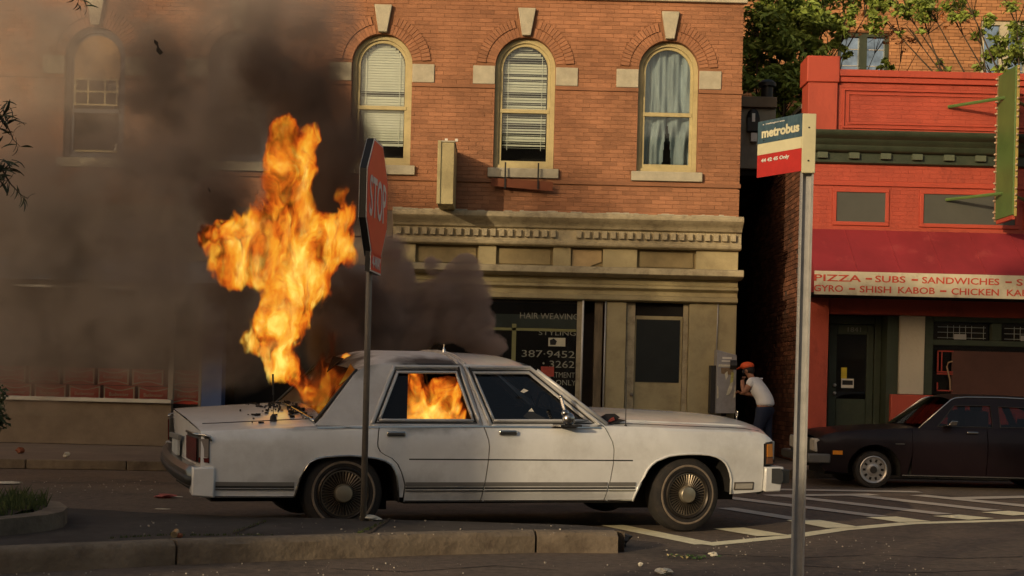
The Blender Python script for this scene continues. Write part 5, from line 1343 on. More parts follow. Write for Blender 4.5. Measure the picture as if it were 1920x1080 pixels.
me = text_mesh('4-WAY', .1, width=.34, height=.09, extrude=.001, bold=.003); me.materials.clear(); me.materials.append(M_white)
o = bpy.data.objects.new('lettering', me); link(o, st); o.matrix_local = M4 @ Matrix.Translation((-.17, -.008, -.045)) @ Matrix.Rotation(PI / 2, 4, 'X')
# ================================================================== BUS STOP SIGN
MY = 7.0
pt, pb = P(1512, 322, MY), P(1495, 1078, MY)
bx_ = (pt.x + pb.x) / 2
ms = empty('bus_stop_sign', (bx_, MY, 0), 'cream, blue and red metrobus stop sign on a galvanised post at the right', 'sign')
z0, z1 = 0, P(1512, 215, MY).z
pm = MB()
for (a, b_, c_, d_) in ((-.030, -.022, -.020, .012), (.022, .030, -.020, .012), (-.022, .022, .008, .014)): pm.box(a, b_, c_, d_, 0, z1 - .01)
pm.build('post', M_steel, ms, local=True)
MB().box(-.032, .034, -.032, -.021, P(1512, 326, MY).z, z1).build('flange', M_signcream, ms, local=True, bevel=.003)
yw = R(57)
xd = Vector((-math.cos(yw), math.sin(yw), 0))                # panel runs left and away
wd = .312
def ppanel(name, za, zb, m, t0=0.0, t1=1.0, off=0.0):
    nn = Vector((-math.sin(yw), -math.cos(yw), 0))
    a = Vector((-.034, -.026, 0)) + xd * wd * t0 + nn * off; b_ = Vector((-.034, -.026, 0)) + xd * wd * t1 + nn * off
    bk = -nn * .006
    vs = [a + Vector((0, 0, za)), b_ + Vector((0, 0, za)), b_ + Vector((0, 0, zb)), a + Vector((0, 0, zb))]
    vs += [v + bk for v in vs]
    return MB().add([v[:] for v in vs], [(0, 1, 2, 3), (7, 6, 5, 4), (0, 4, 5, 1), (1, 5, 6, 2), (2, 6, 7, 3), (3, 7, 4, 0)]).build(name, m, ms, local=True)
zt = P(1500, 214, MY).z; zbt = P(1500, 322, MY).z; H3 = zt - zbt
zA = zbt + H3 * .40; zB = zbt + H3 * .60
ppanel('blue_panel', zB, zt, M_signblue); ppanel('cream_panel', zA, zB - .001, M_signcream); ppanel('red_panel', zbt, zA - .001, M_signred)
nn = Vector((-math.sin(yw), -math.cos(yw), 0))
def stext(s, t0, t1, z, h, m, bold=.003):
    me = text_mesh(s, .1, width=wd * (t1 - t0), height=h, extrude=.0006, bold=bold); me.materials.clear(); me.materials.append(m)
    x = -xd; y = Vector((0, 0, 1)); zz = x.cross(y)
    M = Matrix((x, y, zz)).transposed().to_4x4(); M.translation = Vector((-.034, -.026, z)) + xd * wd * (1 - t0) + nn * .002
    o = bpy.data.objects.new('lettering', me); link(o, ms); o.matrix_local = M
M_sl = mat('sign_letter_cream', (.72, .68, .46), .5)
stext('metrobus', .10, .95, zB + H3 * .09, H3 * .175, M_sl, .004); stext('a  washington area', .12, .62, zB + H3 * .315, H3 * .035, M_white, .003)
stext('44 42 45 Only', .10, .74, zbt + H3 * .24, H3 * .085, M_white, .004)
for (t, z) in ((.5, zA + .06), (.15, zA + .07)):
    MB().ball((Vector((-.034, -.026, z)) + xd * wd * (1 - t) + nn * .001)[:], .004, 6, 4).build('rivet', M_trim, ms, local=True)
for zz in (zt - .07, zbt + .05): MB().ball((0, -.033, zz), .005, 6, 4).build('rivet', M_trim, ms, local=True)

# ================================================================== PHONE PANEL AND PERSON
pa, pb = P(1341, 775, 21.6), P(1378, 775, 21.6); ztl, ztr = P(1344, 656, 21.6).z, P(1378, 666, 21.6).z
fx_ = empty('telephone_cabinet', (pa.x + .15, 21.7, .12), 'grey metal telephone cabinet with torn posters fixed at the alley corner', 'cabinet')
MB().prism([(pa.x, pa.z), (pb.x, pb.z), (pb.x, ztr), (pa.x, ztl)], 21.55, 21.87).build('cabinet', mat('cabinet_grey', (.30, .295, .30), .5, var=.15, scale=6, dirt=.3, dirtcol=(.15, .14, .14), dscale=8), fx_, bevel=.008)
MB().box(pa.x - .075, pa.x - .005, 21.62, 21.86, pa.z, pa.z + .72).build('side_box', M_trim, fx_)
MB().tube([(pa.x + .15, 21.75, .12), (pa.x + .15, 21.75, pa.z)], .04).build('stand', M_trim, fx_)
M_scrap = mat('torn_paper', (.55, .53, .42), .85, var=.25, scale=14)
def poster(pts, m, y=21.545):
    MB().prism([(pa.x + a, pa.z + b_) for a, b_ in pts], y, y + .003).build('torn_poster', m, fx_)
poster([(.08, .82), (.22, .82), (.22, .85), (.08, .85)], M_white); poster([(.07, .78), (.23, .78), (.22, .80), (.07, .80)], M_white)
poster([(.02, .70), (.27, .71), (.27, .735), (.03, .74)], M_scrap)
poster([(.07, .60), (.25, .58), (.25, .69), (.06, .69)], mat('poster_brown', (.20, .14, .08), .8, var=.3, scale=20), 21.546)
poster([(.20, .42), (.24, .40), (.26, .62), (.22, .63)], mat('poster_yellow', (.42, .40, .13), .8, var=.3, scale=20), 21.541)
poster([(.15, .28), (.19, .28), (.23, .36), (.25, .48), (.21, .46), (.17, .36)], M_scrap, 21.538)
poster([(.01, .22), (.04, .24), (.03, .40), (.01, .42)], M_scrap); poster([(.26, .24), (.29, .25), (.285, .44), (.275, .40)], M_scrap); poster([(.12, .60), (.14, .50), (.17, .56), (.16, .64)], M_scrap, 21.539)
MB().hull([[(pb.x - .10, 21.54, 1.50), (pb.x + .0, 21.54, 1.50), (pb.x + .0, 21.50, 1.56), (pb.x - .10, 21.50, 1.56)], [(pb.x - .10, 21.54, 1.64), (pb.x, 21.54, 1.64), (pb.x, 21.51, 1.60), (pb.x - .10, 21.51, 1.60)]]).build('phone_hook', M_trim, fx_)

PYY = 21.15
def lift(px, py, dy=0): return P(px, py, PYY + dy)
pc = lift(1417, 745)
pe = empty('person', (pc.x, PYY, .12), 'person in an orange cap, white T-shirt and dark jeans turned to the telephone cabinet', 'person')
def skinned(name, verts, edges, radii, m, sub=2, root=0):
    me = bpy.data.meshes.new(name); me.from_pydata([tuple(v) for v in verts], edges, []); o = bpy.data.objects.new(name, me); C.objects.link(o)
    md = o.modifiers.new('skin', 'SKIN'); md.use_smooth_shade = True
    for i, rr_ in enumerate(radii): 
        q = me.skin_vertices[0].data[i]; q.radius = rr_ if isinstance(rr_, tuple) else (rr_, rr_); q.use_root = (i == root)
    sb = o.modifiers.new('sub', 'SUBSURF'); sb.levels = sub; sb.render_levels = sub
    dg = bpy.context.evaluated_depsgraph_get(); nm = bpy.data.meshes.new_from_object(o.evaluated_get(dg))
    bpy.data.objects.remove(o); nm.name = name; nm.materials.clear(); nm.materials.append(m)
    nm.polygons.foreach_set('use_smooth', [True] * len(nm.polygons))
    return nm
def attach(name, me, parent): o = bpy.data.objects.new(name, me); link(o, parent); return o
# local frame: x right in the picture, y away, z up, feet at 0 ; the figure faces left and slightly away, bent forward
M_skin = mat('skin', (.36, .17, .10), .55, var=.06); M_shirt = mat('tshirt_white', (.80, .80, .80), .8, var=.05, bump=.3, bscale=9); M_jeans = mat('jeans_blue', (.014, .020, .045), .85, var=.2)
M_cap = mat('cap_orange', (.78, .11, .03), .6, var=.06); M_hair = mat('hair_dark', (.018, .012, .010), .7)
V_ = []; E_ = []; Rr = []
def pt(p, r_, pr=None):
    V_.append(p); Rr.append(r_); 
    if pr is not None: E_.append((pr, len(V_) - 1))
    return len(V_) - 1
pel = pt((.04, 0, .88), .11)
sp1 = pt((.05, 0, 1.02), .125, pel); sp2 = pt((.04, 0, 1.18), (.14, .15), sp1); ch = pt((.0, .0, 1.34), (.13, .16), sp2); nk = pt((-.045, 0, 1.44), .06, ch)
nk2 = pt((-.065, 0, 1.50), .055, nk); hd_ = pt((-.075, 0, 1.57), (.085, .075), nk2); ht = pt((-.075, 0, 1.65), (.085, .072), hd_)
fing = []
for s in (-1, 1):
    sh_ = pt((.0, s * .15, 1.385), .058, ch)
    if s < 0:                                               # near arm: elbow forward and down, hand up at the face with the receiver
        el = pt((-.155, -.20, 1.20), .046, sh_); wr = pt((-.165, -.13, 1.385), .032, el); hn = pt((-.155, -.115, 1.44), (.035, .022), wr)
    else:
        el = pt((-.12, .22, 1.16), .045, sh_); wr = pt((-.30, .16, 1.22), .030, el); hn = pt((-.37, .14, 1.24), (.034, .02), wr)
    hp = pt((.03, s * .085, .84), .085, pel); kn = pt((.0 + .05 * s, s * .10, .47), .062, hp); ak = pt((.05 + .06 * s, s * .10, .09), .045, kn); tt = pt((-.08 + .06 * s, s * .11, .035), .038, ak)
body = attach('body', skinned('body', V_, E_, Rr, M_skin), pe)
fm = MB(); fm2 = MB()
for k in range(4):
    y = -.135 + .016 * k; l = (.055, .065, .06, .048)[k]
    fm.tube([(-.150, y, 1.455), (-.135, y, 1.475), (-.115, y, 1.475 + .2 * (l - .05)), (-.105, y, 1.46)], [.009, .0085, .008, .007], 8)
    fm2.tube([(-.375, .125 + .015 * k, 1.245), (-.405, .123 + .015 * k, 1.25 + l * .2), (-.425, .122 + .015 * k, 1.235)], [.009, .0085, .007], 8)
fm.tube([(-.165, -.10, 1.42), (-.150, -.075, 1.44), (-.14, -.068, 1.46)], [.011, .010, .008], 8); fm2.tube([(-.34, .12, 1.24), (-.355, .10, 1.265), (-.375, .095, 1.28)], [.011, .010, .008], 8)
fm.build('fingers', M_skin, pe, local=True, smooth=True); fm2.build('fingers', M_skin, pe, local=True, smooth=True)
# head details: nose, ear, hair, cap with peak
MB().ball((-.155, 0, 1.575), (.022, .015, .025)).build('nose', M_skin, pe, local=True, smooth=True)
MB().ball((-.07, -.078, 1.575), (.02, .012, .032)).ball((-.07, .078, 1.575), (.02, .012, .032)).build('ear', M_skin, pe, local=True, smooth=True)
MB().ball((-.055, 0, 1.60), (.088, .083, .095), 16, 10).build('hair', M_hair, pe, local=True, smooth=True)
cp = MB().ball((-.070, 0, 1.665), (.108, .095, .070), 18, 10); cp.hull([[(-.15, -.07, 1.655), (-.24, -.05, 1.628), (-.26, 0, 1.622), (-.24, .05, 1.628), (-.15, .07, 1.655)], [(-.15, -.07, 1.665), (-.24, -.05, 1.636), (-.26, 0, 1.630), (-.24, .05, 1.636), (-.15, .07, 1.665)]])
cp.build('cap', M_cap, pe, local=True, smooth=True)
MB().tube([(-.135, -.10, 1.50), (-.115, -.115, 1.545), (-.10, -.112, 1.60)], [.022, .014, .02], 8).build('telephone_receiver', M_black, pe, local=True, smooth=True)
V_, E_, Rr = [], [], []
a = pt((.055, 0, .935), (.150, .175)); b_ = pt((.055, 0, 1.02), (.140, .165), a); c_ = pt((.05, 0, 1.18), (.152, .175), b_); d_ = pt((.0, 0, 1.34), (.135, .175), c_); e_ = pt((-.04, 0, 1.425), .075, d_)
for s in (-1, 1):
    q = pt((-.0, s * .155, 1.385), .075, d_); q2 = pt((-.075, s * .185, 1.30), .066, q)
attach('tshirt', skinned('tshirt', V_, E_, Rr, M_shirt), pe)
V_, E_, Rr = [], [], []
a0 = pt((.055, 0, .985), (.142, .160)); a = pt((.05, 0, .90), (.145, .165), a0)
for s in (-1, 1):
    h_ = pt((.035, s * .085, .82), .105, a); k_ = pt((.0 + .05 * s, s * .10, .47), .078, h_); m_ = pt((.05 + .06 * s, s * .10, .10), .062, k_)
attach('jeans', skinned('jeans', V_, E_, Rr, M_jeans), pe)
for s in (-1, 1): MB().ball((-.01 + .06 * s, s * .11, .04), (.13, .05, .042), 12, 8).build('shoe', M_trim, pe, local=True, smooth=True)
for ch_ in pe.children:                                      # bent forward over the telephone, a short figure
    for v in ch_.data.vertices:
        z = v.co.z; k = min(max((z - .88) / .30, 0), 1) * R(15); dx, dz = v.co.x - .05, z - .93
        if z > .88: v.co.x = .05 + dx * math.cos(k) - dz * math.sin(k); v.co.z = .93 + dx * math.sin(k) * .6 + dz * math.cos(k)
        v.co *= .885; v.co.x *= 1.10; v.co.y *= 1.18
pe.rotation_euler = (0, 0, R(-30)); pe.location.x += .10

# ================================================================== SMALL THINGS ON THE GROUND
def crumple(p, r_, seed, m, label, name='crumpled_paper', cat='litter', flat=.5, stretch=1.0):
    rc = random.Random(seed); mb = MB(); n, k_ = 10, 6; lp = []
    for j in range(1, k_):
        t = PI * j / k_
        lp.append([(p.x + stretch * r_ * (1 + 1.1 * (rc.random() - .5)) * math.sin(t) * math.cos(2 * PI * i / n), p.y + r_ * (1 + 1.1 * (rc.random() - .5)) * math.sin(t) * math.sin(2 * PI * i / n), p.z + r_ * flat * (1 + math.cos(t) * (1 + .3 * rc.random()))) for i in range(n)])
    mb.hull(lp); e = tag(mb.build(name, m), label, cat); return e
M_paper = mat('litter_paper', (.58, .55, .46), .8, var=.2, scale=30)
M_pink = mat('litter_pink', (.36, .10, .09), .7, var=.4, scale=40)
crumple(G(694, 975, .152), .055, 1, M_paper, 'white crumpled paper bag lying at the foot of the stop sign pole', flat=.35, stretch=1.3)
crumple(G(310, 934), .07, 2, M_pink, 'pink and red crumpled wrapper on the road behind the sedan', flat=.3, stretch=1.3)
crumple(G(328, 932), .03, 22, M_paper, 'small grey paper flap beside the pink wrapper', flat=.15, stretch=2)
tag(crumple(G(303, 955), .035, 3, M_paper, 'thin white paper strip at the island edge behind the sedan', flat=.12, stretch=2))
can = MB().tube([G(326, 1003, .17), G(326, 1003, .17) + Vector((.0, .07, .012))], .022, 12).build('drink_can', mat('can_gold', (.42, .35, .22), .35, metal=.7, var=.4, scale=30)); tag(can, 'small crushed gold can standing on the kerb edge of the island', 'can')
can = MB().ball(G(337, 1004, .165), (.022, .02, .018)).build('brown_pebble', M_rust); tag(can, 'small dark brown lump beside the gold can on the kerb', 'stone')
crumple(G(12, 907), .10, 4, M_paper, 'large white paper sheet curled on the road at the left edge', flat=.12, stretch=1.6)
crumple(G(124, 857, .12), .04, 5, M_paper, 'pale cup lying on the far kerb by the left shop', name='paper_cup', flat=.8)
crumple(G(38, 850, .12), .05, 6, M_rust, 'dark brown lump on the far kerb at the left edge', name='debris_lump', flat=.8)
crumple(G(1300, 1030), .0, 7, M_paper, 'x') if False else None
pp = G(1338, 1043); e = crumple(pp, .026, 8, M_paper, 'white paper scrap on the road right of the leafy litter', flat=.6, stretch=1.1)
crumple(G(1244, 1077), .04, 9, M_paper, 'white paper cup half cut by the bottom edge of the photo', flat=.5, stretch=1.3)
crumple(G(1201, 1062), .015, 10, M_paper, 'tiny white lump on the road left of the leafy litter', flat=.9)
crumple(G(1785, 971), .03, 13, M_paper, 'small white scrap beside the last hatching stroke', flat=.4, stretch=1.6)
crumple(G(1163, 1024), .07, 14, M_trim, 'black broken lump at the right end of the island kerb', name='rubble', cat='rubble', flat=.7) 
lv = empty('leafy_litter', G(1290, 1048), 'small heap of green leaves and yellow petals on the road in front of the kerb end', 'leaves')
rl = random.Random(6)
M_leafg = mat('litter_leaf', (.05, .10, .03), .7); M_petal = mat('petal_yellow', (.50, .42, .20), .7)
for k in range(46):
    p = Vector((rl.gauss(0, .075), rl.gauss(0, .03), .006 + .02 * rl.random())); s_ = .012 + .014 * rl.random()
    M = Matrix.Translation(p) @ Euler((rl.uniform(-.6, .6), rl.uniform(-.6, .6), rl.random() * 6)).to_matrix().to_4x4()
    MB().hull([[(-s_, 0, 0), (0, -s_ * .5, .002), (s_, 0, 0), (0, s_ * .5, .002)], [(-s_, 0, .001), (0, -s_ * .5, .003), (s_, 0, .001), (0, s_ * .5, .003)]], M=M).build('leaf', M_petal if p.x < .0 and rl.random() < .6 else M_leafg, lv, local=True)
gm = MB(); rl = random.Random(16)
for k in range(420):                                         # glass crumbs and grit scattered over the road and island
    if k < 120: p = G(rl.uniform(1190, 1700), 1006 + abs(rl.gauss(0, 26)))
    elif k < 220: p = G(rl.uniform(30, 300), rl.gauss(913, 10))
    elif k < 300: p = G(rl.uniform(250, 1140), rl.uniform(975, 1003), .152)
    else: p = G(rl.uniform(0, 1900), rl.uniform(1055, 1080))
    s_ = .0015 + .0045 * rl.random() ** 3
    gm.box(-s_, s_, -s_, s_, 0, s_ * 1.6, Matrix.Translation(p) @ Matrix.Rotation(rl.random() * 6, 4, 'Z'))
tag(gm.build('grit_and_glass', mat('grit', (.36, .32, .27), .6, var=.5, scale=60), None), 'scattered glass crumbs and grit over the road and kerb', 'litter', kind='stuff')
# charred flakes in the air
for k, (px, py, Y, s_, lb) in enumerate(((295, 88, 13, .075, 'large black charred flake flying in the smoke, highest of the flakes'), (392, 356, 12, .02, 'tiny black flake in the smoke left of the flames'), (1010, 190, 20, .0, ''))):
    if not lb: continue
    p = P(px, py, Y); M = Matrix.Translation(p) @ Matrix.Rotation(R(-30), 4, 'Y')
    f = MB().prism([(-.2 * s_, -s_), (.3 * s_, -s_ * .9), (.15 * s_, -.1 * s_), (.35 * s_, .5 * s_), (.1 * s_, s_), (-.1 * s_, .6 * s_), (.0, .1 * s_), (-.35 * s_, -.4 * s_)], -.004, .004, M).build('charred_flake', M_ash)
    tag(f, lb, 'flake')

# ================================================================== TREES, BUSH, BRANCHES
def leaf_cards(mb, c, r_, n, size, rng, squash=1.0, tintr=(.7, 1.4)):
    for _ in range(n):
        d = Vector((rng.gauss(0, 1), rng.gauss(0, 1), rng.gauss(0, 1))).normalized() * (rng.random() ** .4) * r_
        p = Vector(c) + Vector((d.x, d.y, d.z * squash)); s_ = size * rng.uniform(.6, 1.3)
        M = Matrix.Translation(p) @ Euler((rng.uniform(-1.2, 1.2), rng.uniform(-1.2, 1.2), rng.random() * 6.28)).to_matrix().to_4x4()
        w_ = s_ * .26
        mb.add([(0, -s_ / 2, 0), (w_, -s_ * .1, .1 * s_), (0, s_ / 2, -.15 * s_), (-w_, -s_ * .1, .1 * s_), (0, -.05 * s_, -.02 * s_)], [(0, 1, 4), (1, 2, 4), (2, 3, 4), (3, 0, 4)], M, tint=float(rng.uniform(*tintr)))
def leafmat(name, col):
    m = mat(name, col, .55, var=.2, scale=1.5, attr='tint')
    return m
M_leaf = leafmat('tree_leaf', (.19, .26, .05)); M_leaf2 = leafmat('tree_leaf_reddish', (.34, .13, .04)); M_bark = mat('bark', (.06, .045, .03), .9, var=.3, scale=8, bump=.8)
def tree(base, clumps, label, nleaf, size, mt, trunk_r=.18, seed=1, limbs=True):
    rg_ = random.Random(seed)
    t = empty('broadleaf_tree', base, label, 'tree')
    tb = MB(); b0 = Vector(base)
    cen = sum((Vector(c[:3]) for c in clumps), Vector()) / len(clumps); crotch = Vector((b0.x * .8 + cen.x * .2, b0.y, b0.z + (cen.z - b0.z) * .5))
    tb.tube([b0, b0.lerp(crotch, .5) + Vector((.06, 0, 0)), crotch], [trunk_r, trunk_r * .8, trunk_r * .6], 10)
    for c in clumps:
        e = Vector(c[:3]); m1 = crotch.lerp(e, .5) + Vector((rg_.uniform(-.45, .45), rg_.uniform(-.3, .3), rg_.uniform(-.2, .4)))
        tb.tube([crotch, m1, e], [trunk_r * .45, trunk_r * .25, trunk_r * .08], 6)
        for _ in range(4):
            e2 = e + Vector((rg_.uniform(-1, 1), rg_.uniform(-.6, .6), rg_.uniform(-.6, .8))) * c[3]; tb.tube([m1.lerp(e, .8), m1.lerp(e, .9).lerp(e2, .5) + Vector((0, 0, .08)), e2], [trunk_r * .12, trunk_r * .07, .006], 5)
    tb.build('trunk', M_bark, t, smooth=True)
    cb = MB()
    for c in clumps:
        for _ in range(int(max(3, c[4] * 14))):
            o_ = Vector((rg_.gauss(0, .45), rg_.gauss(0, .45), rg_.gauss(0, .45))) * c[3]
            leaf_cards(cb, Vector(c[:3]) + o_, c[3] * .34, int(nleaf * c[4]), size, rg_, .8)
    tag(cb.build('crown', mt, t), kind='stuff'); return t
TY = 28.5
def clumps(lst, Y, dz=.5):
    out = []
    for px, py, r_, d_ in lst:
        p = P(px, py, Y); out.append((p.x, p.y + random.uniform(-dz, dz), p.z, r_, d_))
    return out
cl = clumps([(1420, 30, .75, 1), (1470, 60, .8, 1.1), (1420, 100, .7, 1), (1475, 125, .75, 1.1), (1425, 165, .65, 1), (1475, 190, .6, 1), (1505, 20, .8, 1), (1530, 60, .6, .7), (1420, -30, .9, .8), (1560, 0, .7, .8), (1505, 150, .35, .6), (1590, 50, .3, .35), (1560, 85, .28, .3), (1430, 215, .4, .5), (1490, 225, .35, .5), (1640, -5, .6, .6)], TY)
tree((P(1450, 700, TY).x, TY + .5, .1), cl, 'leafy green tree filling the gap between the brick building and the red shop', 60, .165, M_leaf, seed=3, trunk_r=.12)
cl = clumps([(1690, 5, .5, .5), (1740, -10, .5, .5), (1850, 115, .40, .5), (1835, 50, .35, .35), (1905, 75, .5, .55), (1895, 15, .5, .5), (1770, 122, .16, .25), (1800, -15, .7, .7), (1720, 25, .4, .45), (1775, 30, .35, .4), (1870, 75, .4, .5), (1660, 30, .4, .45), (1655, 128, .14, .3), (1700, 45, .25, .2), (1915, 125, .35, .5)], TY - .6, .3)
tree((P(1990, 700, TY - .6).x, TY - .6, .1), cl, 'thin spreading tree with bare dark limbs in front of the far house at top right', 55, .15, M_leaf, seed=5, trunk_r=.09)
cl = clumps([(1655, 60, .45, .4), (1600, 25, .55, .45), (1535, 120, .25, .35), (1505, 190, .25, .35), (1440, 150, .25, .3), (1700, 80, .3, .25), (1470, 30, .4, .3), (1760, 20, .6, .4)], TY + 1.2)
tree((P(1520, 700, TY + 1.2).x, TY + 1.2, .1), cl, 'sparse reddish-leaved tree behind the red shop roof', 34, .11, M_leaf2, seed=8, trunk_r=.06)
# branches hanging into the picture at the left, each leaf a part
M_lw = mat('willow_leaf', (.030, .040, .018), .6, var=.25, scale=20)
def branch(label, pts, leaves, Y, seed):
    rb_ = random.Random(seed); p0 = P(*pts[0], Y); e = empty('tree_branch', p0, label, 'branch')
    MB().tube([P(*q, Y) for q in pts], [.009 - .0075 * i / (len(pts) - 1) for i in range(len(pts))], 6).build('twig', M_bark, e)
    lm = MB()
    n = 7; vs = []
    for i in range(n):
        t = i / (n - 1); w_ = .009 * math.sin(PI * (t * .92 + .04)); vs += [(t * .09, -w_, .012 * math.sin(t * 3)), (t * .09, w_, .012 * math.sin(t * 3)), (t * .09, 0, .012 * math.sin(t * 3) - .003)]
    fs = []
    for i in range(n - 1):
        a = 3 * i; fs += [(a, a + 2, a + 5, a + 3), (a + 2, a + 1, a + 4, a + 5)]
    me = MB().add(vs, fs).mesh('leaf', True); me.materials.append(M_lw)
    inv_ = wm(e).inverted()
    for (lx, ly, ad, sc_) in leaves:
        o = bpy.data.objects.new('leaf', me); link(o, e); o.location = inv_ @ (P(lx, ly, Y) + Vector((0, rb_.uniform(-.05, .05), 0)))
        o.rotation_euler = Euler((rb_.uniform(-.9, .9), R(ad), rb_.uniform(-.25, .25))); o.scale = (sc_,) * 3
rb_ = random.Random(4)
def cluster(cx, cy, n, rx, ry):
    out = []
    for _ in range(n): out.append((cx + rb_.gauss(0, rx), cy + rb_.gauss(0, ry), rb_.uniform(-40, 170), rb_.uniform(.7, 1.2)))
    return out
branch('dark leafy branch hanging in from the left edge, upper one', [(-700, 40), (-300, 120), (-40, 190), (0, 215), (18, 245), (25, 262), (38, 275)], cluster(2, 215, 34, 10, 18) + [(24, 250, 115, .8), (30, 258, 100, .9), (25, 248, -45, .6), (40, 275, 5, .8), (38, 276, 120, .7), (28, 232, -10, .6), (16, 228, 5, .8)], 8, 1)
branch('dark leafy branch hanging in from the left edge, lower one', [(-700, 60), (-300, 200), (-40, 290), (0, 312), (20, 345), (40, 366), (52, 372)], cluster(4, 320, 34, 9, 16) + [(18, 345, 95, .8), (27, 345, 100, .9), (33, 352, 110, .7), (42, 365, 95, .8), (47, 368, 110, .8), (45, 370, 60, .7), (50, 372, -30, .6), (34, 350, 80, .6), (40, 372, 85, .8)], 8, 2)
branch('small leafy twig hanging from the top edge above the left arched window', [(150, -30), (158, 0), (163, 14)], [(150, 2, 120, .7), (143, 5, 60, .6), (156, 6, 20, .8), (160, 14, 5, .9), (158, 10, 100, .5), (147, -2, 150, .7), (152, 10, 140, .5)], 8, 3)
# bush at the left edge
bc = P(-28, 815, 10.3)
bush = empty('shrub', (bc.x, 10.3, .24), 'dark green shrub cut by the left edge above the planted bed', 'shrub')
cb = MB(); rb2 = random.Random(2)
for _ in range(26):
    leaf_cards(cb, (bc.x + rb2.uniform(-.22, .09), 10.3 + rb2.gauss(0, .08), .84 + rb2.gauss(0, .09)), .08, 50, .045, rb2)
tag(cb.build('foliage', leafmat('shrub_leaf', (.035, .055, .018)), bush), kind='stuff')
MB().tube([(bc.x - .1, 10.3, .24), (bc.x - .12, 10.3, .6), (bc.x - .05, 10.3, .9)], [.03, .02, .008]).build('stem', M_bark, bush)

# ================================================================== UNSEEN BLOCKS AND TREE BEHIND THE CAMERA, added to shade the scene
M_opp = mat('shade_block_brick', (.34, .24, .17), .9, var=.2)
def block(x0, x1, y, h, label, dep=9):
    e = empty('shade_building', ((x0 + x1) / 2, y, 0), label, 'building')
    hole = []; nx = max(1, int((x1 - x0) / 2.4)); nz = int((h - 1) / 3.1)
    for i in range(nx):
        for k in range(nz):
            cx = x0 + (i + .5) * (x1 - x0) / nx; z = .9 + k * 3.1; hole.append([(cx - .5, z), (cx + .5, z), (cx + .5, z + 1.6), (cx - .5, z + 1.6)])
    slab(MB(), [(x0, 0), (x1, 0), (x1, h), (x0, h)], hole, y - .3, y).build('wall', M_opp, e)
    MB().box(x0, x1, y - dep, y - .31, 0, h - .02).build('mass', M_opp, e)
    MB().box(x0 - .1, x1 + .1, y - .5, y + .25, h, h + .3).build('cornice', M_stone, e)
OY = -14.0
block(-52, -20.3, OY, 12.8, 'long unseen brick row added behind the camera for its shade', 1.6)
block(-20.0, -16.9, OY - .5, 6.15, 'low unseen brick block added behind the camera, kept low to let sun through', 2)
block(-16.85, -13.1, OY - .5, 6.85, 'slightly taller unseen brick block added behind the camera to shade the road', 2)
block(-13.0, 30, OY, 11.0, 'unseen brick row added behind the camera for its shade, right-hand side')
tcl = [(-19.6, OY + .6, 11.0, 1.1, 1.6), (-18.2, OY + .5, 11.3, 1.2, 1.8), (-16.8, OY + .6, 11.2, 1.2, 1.8), (-15.4, OY + .5, 11.2, 1.1, 1.5), (-18.9, OY + .2, 12.2, .9, 1), (-17.4, OY, 12.4, .9, 1), (-19.2, OY + .6, 9.9, .4, .4)]
tree((-13.4, OY + .8, 0), tcl, 'unseen tree added behind the camera to dapple the low sun', 110, .34, M_leaf, seed=11, trunk_r=.09)  # crown added to screen the sun above the gap between the blocks

